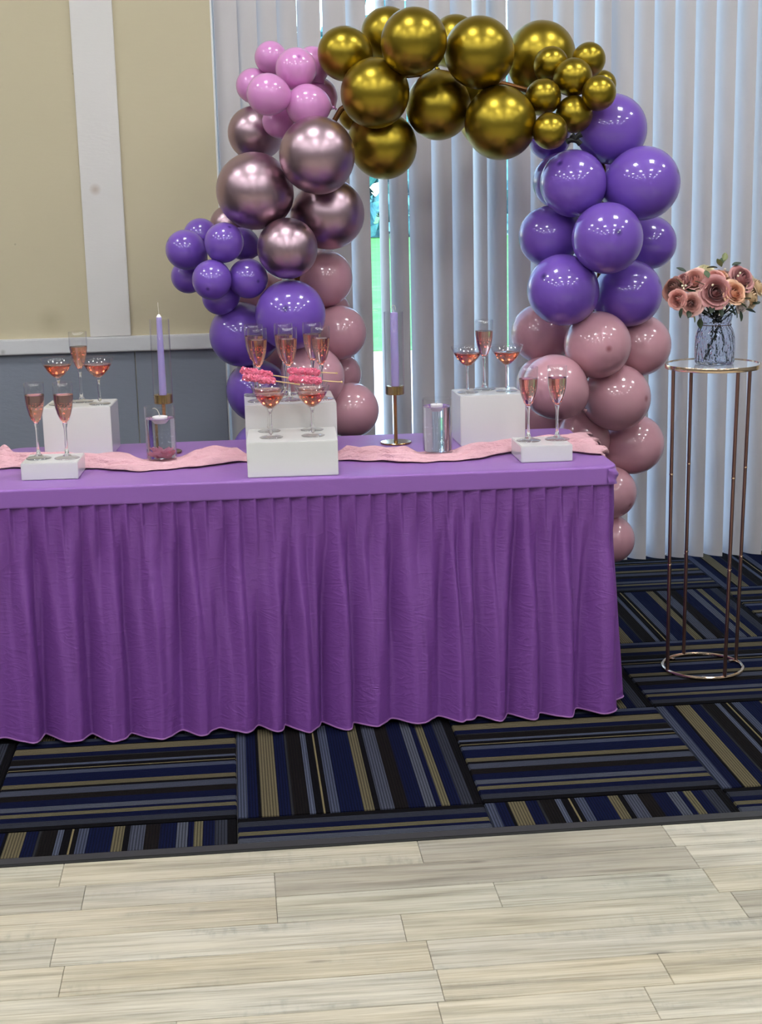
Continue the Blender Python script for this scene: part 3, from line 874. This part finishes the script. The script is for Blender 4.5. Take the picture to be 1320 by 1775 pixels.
# rock candy sticks lying across the martini rims
m = mat('pink_rock_candy', '#f0708f', 0.12, 0.0, Subsurface_Weight=0.35, Subsurface_Scale=0.01, Coat_Weight=0.6)
m.node_tree.nodes['Principled BSDF'].inputs['Subsurface Radius'].default_value = (1.0, 0.3, 0.4)
M['candy'] = m
M['stick'] = mat('pale_gold_stick', '#cfae7c', 0.4)
def candy(p0, p1, length, label, seed):
    """p0: candy end, p1: end of the stick"""
    r_ = random.Random(seed)
    p0, p1 = Vector(p0), Vector(p1)
    t_ = thing('rock_candy_stick', label, 'candy', p0, 'rock candy sticks')
    d = (p1 - p0); L_ = d.length; d.normalize()
    a = d.orthogonal().normalized(); b = d.cross(a)
    MB().tube([d * 0.004, d * (L_ - 0.004)], 0.0016, 8).build('stick', M['stick'], t_)
    MB().lathe([(0, -0.0032), (0.0022, -0.0022), (0.0032, 0), (0.0022, 0.0022), (0, 0.0032)], 10, tuple(d * (L_ - 0.003))).build('ball_end', M['stick'], t_)
    mb = MB()
    mb.tube([d * 0.0, d * 0.008, d * (length * 0.5), d * (length - 0.006), d * length], [0.004, 0.0075, 0.0085, 0.0075, 0.004], 10)
    for q in range(150):
        u = r_.uniform(0.0, length); w = r_.uniform(0, 6.283)
        rad = 0.0074 * min(1, 0.5 + u / 0.012, 0.5 + (length - u) / 0.012)
        c = d * u + (a * math.cos(w) + b * math.sin(w)) * rad
        s = r_.uniform(0.0022, 0.0042)
        E_ = Euler((r_.uniform(0, 6), r_.uniform(0, 6), r_.uniform(0, 6))).to_matrix()
        vs_ = [c + E_ @ Vector((sx * s, sy * s * 0.8, sz * s * 0.7)) for sx in (-1, 1) for sy in (-1, 1) for sz in (-1, 1)]
        mb.add(vs_, [(0, 1, 3, 2), (4, 6, 7, 5), (0, 4, 5, 1), (2, 3, 7, 6), (0, 2, 6, 4), (1, 5, 7, 3)])
    mb.build('candy', M['candy'], t_, smooth=False)
zr = zC + 0.1415
candy((-0.030, 4.130, zr + 0.032), (0.128, 4.118, zr + 0.006), 0.090, 'front rock candy stick pointing towards the grey wall, lower of the first pair', 1)
candy((-0.034, 4.215, zr + 0.040), (0.112, 4.225, zr + 0.010), 0.090, 'rear rock candy stick pointing towards the grey wall, higher of the first pair', 2)
candy((0.098, 4.130, zr + 0.022), (0.247, 4.118, zr + 0.009), 0.090, 'front rock candy stick nearer the window gap, stick end lowest', 3)
candy((0.100, 4.225, zr + 0.032), (0.240, 4.232, zr + 0.020), 0.088, 'rear rock candy stick nearer the window gap, its stick end above the other', 4)

# ------------------------------------------------------------------ candle holders and candles
M['brass'] = mat('polished_brass', '#b09160', 0.16, 1.0)
M['lilac'] = mat('lilac_wax', '#a497cf', 0.45, 0.0, Subsurface_Weight=0.15, Subsurface_Scale=0.005)
M['whitewax'] = mat('white_wax', '#efe9ec', 0.4)
M['wick'] = mat('cotton_wick', '#d9d0c2', 0.8)
def holder(x, y, label):
    t_ = thing('candle_holder', label, 'candle holder', (x, y, TZ + 0.0006), 'glass-chimney candle holders')
    MB().lathe([(0, 0), (.047, 0), (.0485, .0015), (.0485, .0035), (.047, .005), (.009, .0058), (0, .006)], 48).build('base', M['brass'], t_)
    MB().lathe([(.0068, .0058), (.0058, .012), (.0054, .08), (.0058, .150), (.0075, .153), (0, .153)], 20).build('stem', M['brass'], t_)
    MB().lathe([(0, .152), (.0265, .152), (.0278, .153), (.0278, .178), (.0265, .1785), (.0150, .1785), (.0140, .177), (.0140, .165), (0, .165)], 40).build('cup', M['brass'], t_, angle=40)
    MB().lathe([(.0284, .1545), (.0284, .404), (.0290, .4046), (.0297, .404), (.0297, .1545), (.0284, .1545)], 48).build('glass_chimney', M['chimney'], t_)
def taper(x, y, h_, label, wick, tipped):
    z0 = TZ + 0.0006 + .1655
    t_ = thing('taper_candle', label, 'candle', (x, y, z0), 'lilac taper candles')
    if tipped:
        MB().lathe([(0, 0), (.0112, 0), (.0110, .02), (.0096, h_ * .6), (.0078, h_ - .010), (.0074, h_ - .0075)], 24).build('wax', M['lilac'], t_)
        MB().lathe([(.0075, h_ - .0077), (.0058, h_ - .004), (.0030, h_), (0, h_ + .0018)], 20).build('white_tip', M['whitewax'], t_)
    else:
        MB().lathe([(0, 0), (.0122, 0), (.0122, .02), (.0117, h_ - .006), (.0105, h_ - .002), (0, h_)], 24).build('wax', M['lilac'], t_)
    MB().tube([Vector(w) + Vector((0, 0, h_)) for w in wick], 0.0011, 6).build('wick', M['wick'], t_)
holder(-0.2735, 4.515, 'brass candle holder with glass chimney behind the petal vase, against the grey wall')
holder(0.4313, 4.535, 'brass candle holder with glass chimney in front of the window gap')
taper(-0.2735, 4.515, 0.253, 'tapering lilac candle with white tip and long straight wick, against the grey wall', [(0, 0, 0), (0, 0, .01), (-.001, 0, .025), (-.001, 0, .036)], True)
taper(0.4330, 4.535, 0.238, 'thick lilac candle with curled wick in front of the window gap', [(0, 0, 0), (-.004, 0, .008), (-.007, 0, .014), (-.003, 0, .021), (.003, 0, .019), (.005, 0, .012), (.0055, 0, .006)], False)

# ------------------------------------------------------------------ water-filled cylinder vases, floating candles, petals
VB = 0.0125          # they stand on the gauze runner
def cyl_vase(x, y, r, h_, wz, label):
    o = MB().lathe([(0, 0), (r - .001, 0), (r, .001), (r, h_ - .0008), (r - .0012, h_), (r - .0026, h_ - .0008), (r - .0026, .0085), (r - .004, .007), (0, .007)], 56).build('cylinder_vase', M['chimney'], loc=(x, y, TZ + VB))
    tag(o, label, 'vase', 'water-filled cylinder vases')
    MB().lathe([(0, .0068), (r - .004, .0068), (r - .00235, .0085), (r - .00235, wz + .0008), (r - .0036, wz), (0, wz)], 56).build('water', M['water'], o, angle=50)
cyl_vase(-0.2755, 4.330, 0.0445, 0.158, 0.122, 'clear cylinder vase of water with pink petals at the bottom, before the brass holder')
cyl_vase(0.5290, 4.278, 0.0432, 0.160, 0.137, 'clear cylinder vase of water without petals, beside the tall riser at the window')
def floating(x, y, wz, r, label, wick):
    t_ = thing('floating_candle', label, 'candle', (x, y, TZ + VB + wz), 'white floating candles')
    MB().lathe([(0, -.014), (r * .55, -.013), (r * .86, -.005), (r, .003), (r * .96, .0065), (r * .8, .0075), (0, .0065)], 32).build('wax', M['whitewax'], t_)
    MB().tube([Vector(w) for w in wick], 0.0010, 6).build('wick', M['wick'], t_)
floating(-0.2745, 4.325, 0.122, 0.0225, 'white floating candle with long curled wick in the vase with the petals', [(0, 0, .006), (-.003, 0, .018), (-.007, 0, .026), (-.014, 0, .031), (-.020, 0, .030)])
floating(0.5275, 4.274, 0.137, 0.0185, 'white floating candle in the vase beside the tall riser at the window', [(0, 0, .006), (.001, 0, .012), (.004, 0, .016)])
m = mat('pink_petal', '#ffbdd2', 0.5); M['petal'] = m
t = NT(m); tl_ = t.n('BsdfTranslucent'); tl_.inputs[0].default_value = lin('#fbb5cd'); mx = t.n('MixShader'); mx.inputs[0].default_value = 0.3
t.l(t.b.outputs[0], mx.inputs[1]); t.l(tl_.outputs[0], mx.inputs[2]); t.l(mx.outputs[0], t.out.inputs[0])
P = []
for i in range(7):
    u = i / 6
    wd_ = 0.011 * math.sin(math.pi * (0.12 + 0.83 * u)) ** 0.7
    P.append([((u - 0.5) * 0.030, wd_ * (-1 + 2 * j / 6), 0.005 * (2 * abs(j / 6 - 0.5)) ** 2 + 0.004 * (2 * u - 1) ** 2) for j in range(7)])
pm_ = MB().grid(P).mesh('petal', M['petal'])
rp = random.Random(8)
for q in range(16):
    a = 2.4 * q; rr = 0.0300 * math.sqrt((q % 9 + 0.5) / 9)
    o = link('petal', pm_, None, (-0.2755 + rr * math.cos(a), 4.330 + rr * math.sin(a), TZ + VB + 0.0100 + 0.0014 * q))
    o.rotation_euler = (rp.uniform(-.5, .5), rp.uniform(-.5, .5), rp.uniform(0, 6))
    o.scale = (0.95, 0.95, 1.3)
    tag(o, 'pink petal lying at the bottom of the water-filled vase', 'petal', 'pink petals in the vase')

# ------------------------------------------------------------------ pink gauze runner
m = mat('pink_gauze', '#e9b6c0', 0.8, 0.0, Sheen_Weight=0.0)
t = NT(m); tl_ = t.n('BsdfTranslucent'); tl_.inputs[0].default_value = lin('#eab4b8'); mx = t.n('MixShader'); mx.inputs[0].default_value = 0.10
t.l(t.b.outputs[0], mx.inputs[1]); t.l(tl_.outputs[0], mx.inputs[2]); t.l(mx.outputs[0], t.out.inputs[0])
t.bump(t.math('ADD', t.noise(t.pos(), 120, 4, 0.7), t.math('MULTIPLY', t.noise(t.mapping(t.pos(), (9, 70, 60)), 2.0, 4), 2.0)), 0.75, 0.006)
M['gauze'] = m
CL = [(-0.768, 4.440, .10), (-0.70, 4.418, .085), (-0.64, 4.388, .078), (-0.575, 4.378, .07), (-0.50, 4.355, .072), (-0.41, 4.325, .085), (-0.33, 4.292, .085), (-0.265, 4.290, .080), (-0.20, 4.312, .078), (-0.135, 4.338, .085), (-0.08, 4.352, .07), (-0.03, 4.345, .055), (0.05, 4.34, .045), (0.16, 4.33, .045), (0.235, 4.328, .05), (0.30, 4.30, .066), (0.41, 4.258, .064), (0.508, 4.250, .072), (0.59, 4.250, .072), (0.66, 4.285, .068), (0.73, 4.325, .055), (0.80, 4.345, .058), (0.87, 4.368, .075), (0.93, 4.368, .12), (0.975, 4.345, .145), (0.996, 4.335, .15)]
CL = np.array(CL)
NU, NW = 380, 53
us = np.linspace(CL[0, 0], CL[-1, 0], NU)
cy_ = np.interp(us, CL[:, 0], CL[:, 1]); hw = np.interp(us, CL[:, 0], CL[:, 2])
ker = np.hanning(17); ker /= ker.sum()
cy_ = np.convolve(np.pad(cy_, 8, 'edge'), ker, 'valid'); hw = np.convolve(np.pad(hw, 8, 'edge'), ker, 'valid')
flat = np.ones(NU)
for x_, r_ in ((-0.2755, .060), (0.529, .060)):
    flat = np.minimum(flat, np.clip((np.abs(us - x_) - r_) / 0.02, 0.42, 1))
flat = np.where((us > -0.035) & (us < 0.245), 0.02, flat)
flat = np.convolve(np.pad(flat, 4, 'edge'), np.ones(9) / 9, 'valid')
rows = []
for i, u in enumerate(us):
    row = []
    for j in range(NW):
        w = -1 + 2 * j / (NW - 1)
        ridge = 0.0
        for q, (am, fr_, ph_) in enumerate(((.015, 4.2, .6), (.012, 7.5, 2.0), (.006, 13.0, 4.0))):
            ridge += am * abs(math.sin(fr_ * w + ph_ + 1.6 * math.sin(u * (7 + 3 * q) + q) + 0.6 * math.sin(u * 21 + 2 * q)))
        ed = 1 - abs(w) ** 3
        z = 0.0022 + (ridge + 0.002) * (0.12 + 0.88 * ed) * flat[i]
        if abs(u + 0.745) < 0.05:
            z += 0.022 * math.exp(-((u + 0.748) / .018) ** 2 - ((w - 0.45) / .35) ** 2)
        if -0.155 < u < -0.05:
            z += 0.010 * math.exp(-((u + 0.118) / .03) ** 2) * ed
        yv = cy_[i] + hw[i] * w + 0.006 * math.sin(u * 31 + 3 * w) * abs(w) + 0.004 * math.sin(u * 77 + w)
        xv = u + 0.010 * math.sin(9 * w + 1) * max(0, (u - 0.9) / 0.1)
        row.append((xv, yv, z))
    rows.append(row)
# loose end drooping over the table end
last = rows[-1]
for q, (dx, dz) in enumerate(((.012, -.001), (.022, -.008), (.028, -.018), (.030, -.030))):
    rows.append([(p[0] + dx * (0.7 + 0.3 * math.sin(5 * k_ * .3)), p[1] + .004 * q, p[2] + dz * (0.6 + 0.4 * math.sin(k_ * .7 + 1))) for k_, p in enumerate(last)])
run = MB().grid(rows).build('table_runner', M['gauze'], angle=None, loc=(0, 0, TZ + 0.0004))
tag(run, 'crumpled pink gauze runner snaking along the purple table', 'runner')
so = run.modifiers.new('solid', 'SOLIDIFY'); so.thickness = 0.0008; so.offset = 1

# ------------------------------------------------------------------ rose-gold flower stand
M['rosegold'] = mat('rose_gold_metal', '#8f6e66', 0.34, 1.0)
M['shinygold'] = mat('polished_rose_gold', '#e8cdb0', 0.12, 1.0)
M['mirrorwhite'] = mat('white_glass_top', '#c9ced6', 0.08, 0.0, Coat_Weight=1.0)
SX, SY = 1.371, 4.378
st = thing('plant_stand', 'tall round rose-gold plant stand with four thin legs on the striped carpet', 'stand', (SX, SY, 0.004))
MB().torus(0.1235, 0.0052, 0.0062, 80, 10).build('base_ring', M['shinygold'], st)
TOPX, TOPY = 0.010, 0.004
MB().lathe([(0, .951), (.1385, .951), (.1385, .9585), (0, .9585)], 72, (TOPX, TOPY, 0)).build('table_top', M['mirrorwhite'], st, angle=40)
MB().lathe([(.1387, .9475), (.1425, .9475), (.1430, .9485), (.1430, .9600), (.1424, .961), (.1387, .961), (.1387, .9475)], 80, (TOPX, TOPY, 0)).build('rim', M['shinygold'], st, angle=40)
for ax, ay in ((1.2506, 4.3507), (1.3458, 4.499), (1.4045, 4.2590), (1.4900, 4.4115)):
    d = Vector((ax - SX, ay - SY, 0)).normalized()
    p0 = d * 0.1235 + Vector((0, 0, 0.008)); p1 = d * 0.1330 + Vector((TOPX, TOPY, 0.9515))
    lg = MB().tube([p0, p0.lerp(p1, .3), p0.lerp(p1, .6), p1], 0.0056, 12).build('leg', M['rosegold'], st)
    for k in (0.36, 0.66):
        c = p0.lerp(p1, k)
        MB().lathe([(.0056, -.0022), (.0064, -.0018), (.0064, .0018), (.0056, .0022)], 14, tuple(c)).build('joint_collar', M['shinygold'], lg)
for a in (130, 20, 255):
    a = math.radians(a)
    MB().bevbox((-.009, -.006, 0.0008), (.009, .006, .0075), .001).build('foot', M['shinygold'], st, smooth=False, loc=(0.114 * math.cos(a), 0.114 * math.sin(a), 0)).rotation_euler = (0, 0, a)

# ------------------------------------------------------------------ textured jar and roses
m = mat('textured_glass', '#eef1fb', 0.03, 0.0, Transmission_Weight=1.0, IOR=1.3)
t = NT(m); vo = t.n('TexVoronoi'); vo.inputs['Scale'].default_value = 1.0
t.l(t.mapping(t.obj(), (95, 95, 60)), vo.inputs['Vector']); t.bump(vo.outputs['Distance'], 0.9, 0.004)
M['jarglass'] = m
JX, JY, JZ = 1.386, 4.384, 0.004 + 0.9588
jar = MB().lathe([(0, 0), (.050, 0), (.0565, .003), (.0590, .010), (.0598, .05), (.0585, .080), (.052, .104), (.0470, .113), (.0462, .122), (.0475, .130), (.0505, .146), (.0495, .148), (.0445, .130), (.0432, .122), (.0440, .112), (.049, .102), (.0550, .079), (.0565, .05), (.0558, .012), (.052, .007), (0, .007)], 56).build('glass_jar', M['jarglass'], loc=(JX, JY, JZ))
tag(jar, 'textured clear glass jar holding roses on the rose-gold stand', 'vase')
MB().torus(0.0466, 0.0013, .118, 48, 6).build('twine_tie', mat('brown_twine', '#5a3f33', 0.8), jar)

bq = thing('rose_bouquet', 'bouquet of dusty pink and peach artificial roses in the glass jar', 'flowers', (JX, JY, JZ))
BO = Vector((JX, JY, JZ))
M['stem'] = mat('dark_green_stem', '#20281f', 0.6)
def petal_mat(name, inner, outer):
    m_ = mat(name, outer, 0.6, 0.0, Sheen_Weight=0.2)
    t_ = NT(m_)
    d = t_.n('VectorMath', operation='LENGTH'); t_.l(t_.obj(), d.inputs[0])
    f = t_.math('MULTIPLY', d.outputs['Value'], 1.0)
    t_.color(t_.mix(t_.math('MULTIPLY', t_.math('SUBTRACT', f, 0.15, clamp=True), 1.25, clamp=True), lin(inner), lin(outer)))
    return m_
PM = {'dusty': petal_mat('dusty_rose_petals', '#9c5a60', '#c78d8d'), 'pale': petal_mat('pale_pink_petals', '#c98278', '#e2b3a8'), 'brown': petal_mat('brown_rose_petals', '#6f3b34', '#9f6a60'),
      'coral': petal_mat('coral_petals', '#cf8078', '#e0a59c'), 'blush': petal_mat('blush_petals', '#d09088', '#e0b0a8'), 'peach': petal_mat('peach_petals', '#dc9070', '#ebbd9c'),
      'cream': petal_mat('cream_petals', '#d9cfa0', '#ece5c6'), 'sand': petal_mat('sand_petals', '#c9a57e', '#e0c6a4'), 'white': petal_mat('white_petals', '#dcc9c9', '#ece2e0')}
def rose_mesh(kind, seed):
    r_ = random.Random(seed)
    mb = MB()
    layers = [(2, .10, .05, .46, 0), (3, .17, .12, .47, 0), (4, .29, .25, .46, .02), (4, .42, .40, .42, .05), (5, .57, .57, .34, .10), (5, .72, .78, .20, .16), (6, .82, .98, .0, .18)]
    for li, (cnt, rb_, rt_, h_, curl) in enumerate(layers):
        for q in range(cnt):
            a0 = 2 * math.pi * q / cnt + li * 1.1 + r_.uniform(-.15, .15)
            span = 2 * math.pi / cnt * (1.5 if li else 2.0)
            jr, jh = r_.uniform(.93, 1.07), r_.uniform(-.04, .05)
            Pp = []
            for i in range(7):
                u = i / 6
                row = []
                for j in range(7):
                    w = -1 + 2 * j / 6
                    a = a0 + w * span / 2 * (0.5 + 0.5 * math.sin(math.pi * min(1, u * .75 + .2)))
                    k0, k1_, k2_ = (1 - u) ** 2, 2 * u * (1 - u), u * u
                    rr = (0.12 * k0 + rb_ * 1.25 * k1_ + rt_ * k2_) * jr
                    z = -.5 * k0 - .12 * k1_ + (h_ + jh) * k2_ - .10 * w * w * u * u
                    if u > .8:
                        rr += curl * (u - .8) * 4; z -= curl * .5 * (u - .8) * 4
                    rr += .035 * w * u * (1 if li else .5)
                    row.append((rr * math.cos(a), rr * math.sin(a), z))
                Pp.append(row)
            mb.grid(Pp)
    mb.lathe([(0, -.55), (.16, -.5), (.2, -.42), (.05, -.38)], 10)
    return mb.mesh('rose_' + kind, PM[kind])
RM = {k: rose_mesh(k, i) for i, k in enumerate(PM)}
ROSES = [('dusty', 1.359, 4.300, 1.184, .041, (-.05, -1, .25), 'dusty rose with dark centre'), ('pale', 1.305, 4.335, 1.219, .034, (-.35, -.7, .6), 'pale pink rose'), ('brown', 1.243, 4.350, 1.193, .031, (-.8, -.5, .3), 'brownish rose'),
         ('coral', 1.249, 4.318, 1.163, .025, (-.55, -.8, 0), 'coral rosebud'), ('blush', 1.288, 4.305, 1.150, .029, (-.2, -.9, .05), 'blush rose'), ('peach', 1.416, 4.302, 1.180, .032, (.2, -.9, .35), 'peach rose with orange centre'),
         ('dusty', 1.451, 4.340, 1.218, .036, (.35, -.75, .5), 'dusty rose at the outer side'), ('cream', 1.354, 4.395, 1.240, .029, (0, -.3, .9), 'cream rose'), ('peach', 1.389, 4.360, 1.228, .025, (.1, -.4, .9), 'small peach rose'),
         ('sand', 1.480, 4.345, 1.163, .034, (.7, -.6, .1), 'sand-coloured rose'), ('white', 1.446, 4.318, 1.136, .020, (.3, -.8, -.4), 'white bud'), ('coral', 1.366, 4.330, 1.222, .027, (0, -.7, .75), 'coral rose'), ('dusty', 1.274, 4.345, 1.214, .027, (-.5, -.5, .7), 'dusty rosebud'),
         ('sand', 1.506, 4.365, 1.190, .028, (.8, -.4, .4), 'sand-coloured rosebud'), ('pale', 1.333, 4.420, 1.215, .03, (-.3, .6, .7), None), ('blush', 1.42, 4.440, 1.21, .032, (.3, .7, .6), None), ('brown', 1.32, 4.322, 1.176, .022, (-.3, -.9, .2), 'brownish rosebud'), ('sand', 1.487, 4.40, 1.215, .027, (.6, -.2, .7), None)]
sm_b = MB()
for kind, x, y, z, r_, d, lab in ROSES:
    o = link('rose', RM[kind], bq, Vector((x, y, z)) - BO)
    o.rotation_mode = 'QUATERNION'; o.rotation_quaternion = Vector(d).normalized().to_track_quat('Z', 'Y'); o.scale = (r_ * 1.12,) * 3
    if lab:
        o['label'] = lab
    p = Vector((x, y, z)) - BO - Vector(d).normalized() * r_ * .6
    neck = Vector((random.uniform(-.018, .018), random.uniform(-.018, .018), .125))
    MB().tube([neck + (p - neck) * k_ for k_ in (0, .5, 1)], .0022, 6).build('stem', M['stem'], bq)
for a, b in (((.008, -.012, .118), (-.036, -.012, .012)), ((.010, -.008, .118), (.034, -.02, .009)), ((0, .0, .118), (.012, .02, .012)), ((-.006, .004, .118), (-.012, .016, .011))):
    a, b = Vector(a), Vector(b)
    mb = MB(); mb.tube([a, a.lerp(b, .5) + Vector((.002, 0, 0)), b], .0026, 7)
    for k_ in (.25, .45, .6, .78):
        c = a.lerp(b, k_); mb.tube([c, c + Vector((random.uniform(-.008, .008), 0, .008))], .002, 5)
    mb.build('stem', M['stem'], bq)
# leaves
P = []
for i in range(6):
    u = i / 5
    w_ = 0.011 * math.sin(math.pi * (0.05 + .92 * u)) ** .9
    P.append([(u * .036, w_ * (-1 + 2 * j / 4), .003 * abs(-1 + 2 * j / 4) - .006 * u * u) for j in range(5)])
LMS = [MB().grid(P).mesh('leaf', mat('leaf_green_%s' % n_, c_, .5)) for n_, c_ in (('dark', '#22301f'), ('mid', '#45563a'), ('olive', '#70754a'))]
LV = [(1.398, 4.36, 1.262, 90, 35, 1), (1.392, 4.36, 1.252, 200, 60, 2), (1.402, 4.365, 1.268, 60, 60, 2), (1.425, 4.36, 1.255, 10, 20, 0), (1.375, 4.345, 1.250, 170, 10, 1), (1.338, 4.31, 1.224, 100, 50, 1), (1.322, 4.30, 1.205, 190, 30, 1),
      (1.285, 4.36, 1.240, 160, 30, 0), (1.262, 4.31, 1.140, 210, -70, 0), (1.28, 4.30, 1.130, 250, -30, 0), (1.292, 4.31, 1.125, 300, -60, 2), (1.315, 4.31, 1.128, 330, -10, 0), (1.350, 4.30, 1.145, 240, -40, 0), (1.372, 4.30, 1.140, 280, -60, 0),
      (1.395, 4.30, 1.152, 300, -30, 0), (1.405, 4.31, 1.140, 320, -50, 0), (1.425, 4.305, 1.150, 340, -20, 1), (1.42, 4.31, 1.135, 310, -65, 1), (1.435, 4.31, 1.125, 300, -70, 0), (1.455, 4.32, 1.128, 340, -10, 0), (1.480, 4.33, 1.140, 20, 20, 0), (1.334, 4.37, 1.10, 260, -60, 1),
      (1.385, 4.32, 1.130, 200, -20, 0), (1.36, 4.33, 1.125, 160, -20, 0), (1.41, 4.34, 1.125, 20, -20, 0), (1.435, 4.30, 1.160, 10, 10, 1), (1.30, 4.31, 1.185, 140, 20, 0), (1.265, 4.32, 1.205, 120, 40, 2)]
for x, y, z, az, el, k_ in LV:
    o = link('leaf', LMS[k_], bq, Vector((x, y, z)) - BO)
    o.rotation_euler = (random.uniform(-.6, .6), -math.radians(el), math.radians(az))
    o.scale = (.85,) * 3
bm_ = MB().lathe([(0, -1), (.7, -.7), (1, 0), (.7, .7), (0, 1)], 10).mesh('berry', mat('cream_berry', '#e6dcc0', .4))
for x, y, z in ((1.378, 4.292, 1.147), (1.384, 4.292, 1.136), (1.400, 4.292, 1.146), (1.266, 4.312, 1.196), (1.271, 4.312, 1.204), (1.262, 4.314, 1.203), (1.345, 4.29, 1.205), (1.427, 4.31, 1.228), (1.433, 4.31, 1.236), (1.40, 4.35, 1.246), (1.372, 4.30, 1.118), (1.41, 4.30, 1.16)):
    o = link('berry', bm_, bq, Vector((x, y, z)) - BO); o.scale = (.0036,) * 3
bpy.context.view_layer.update()
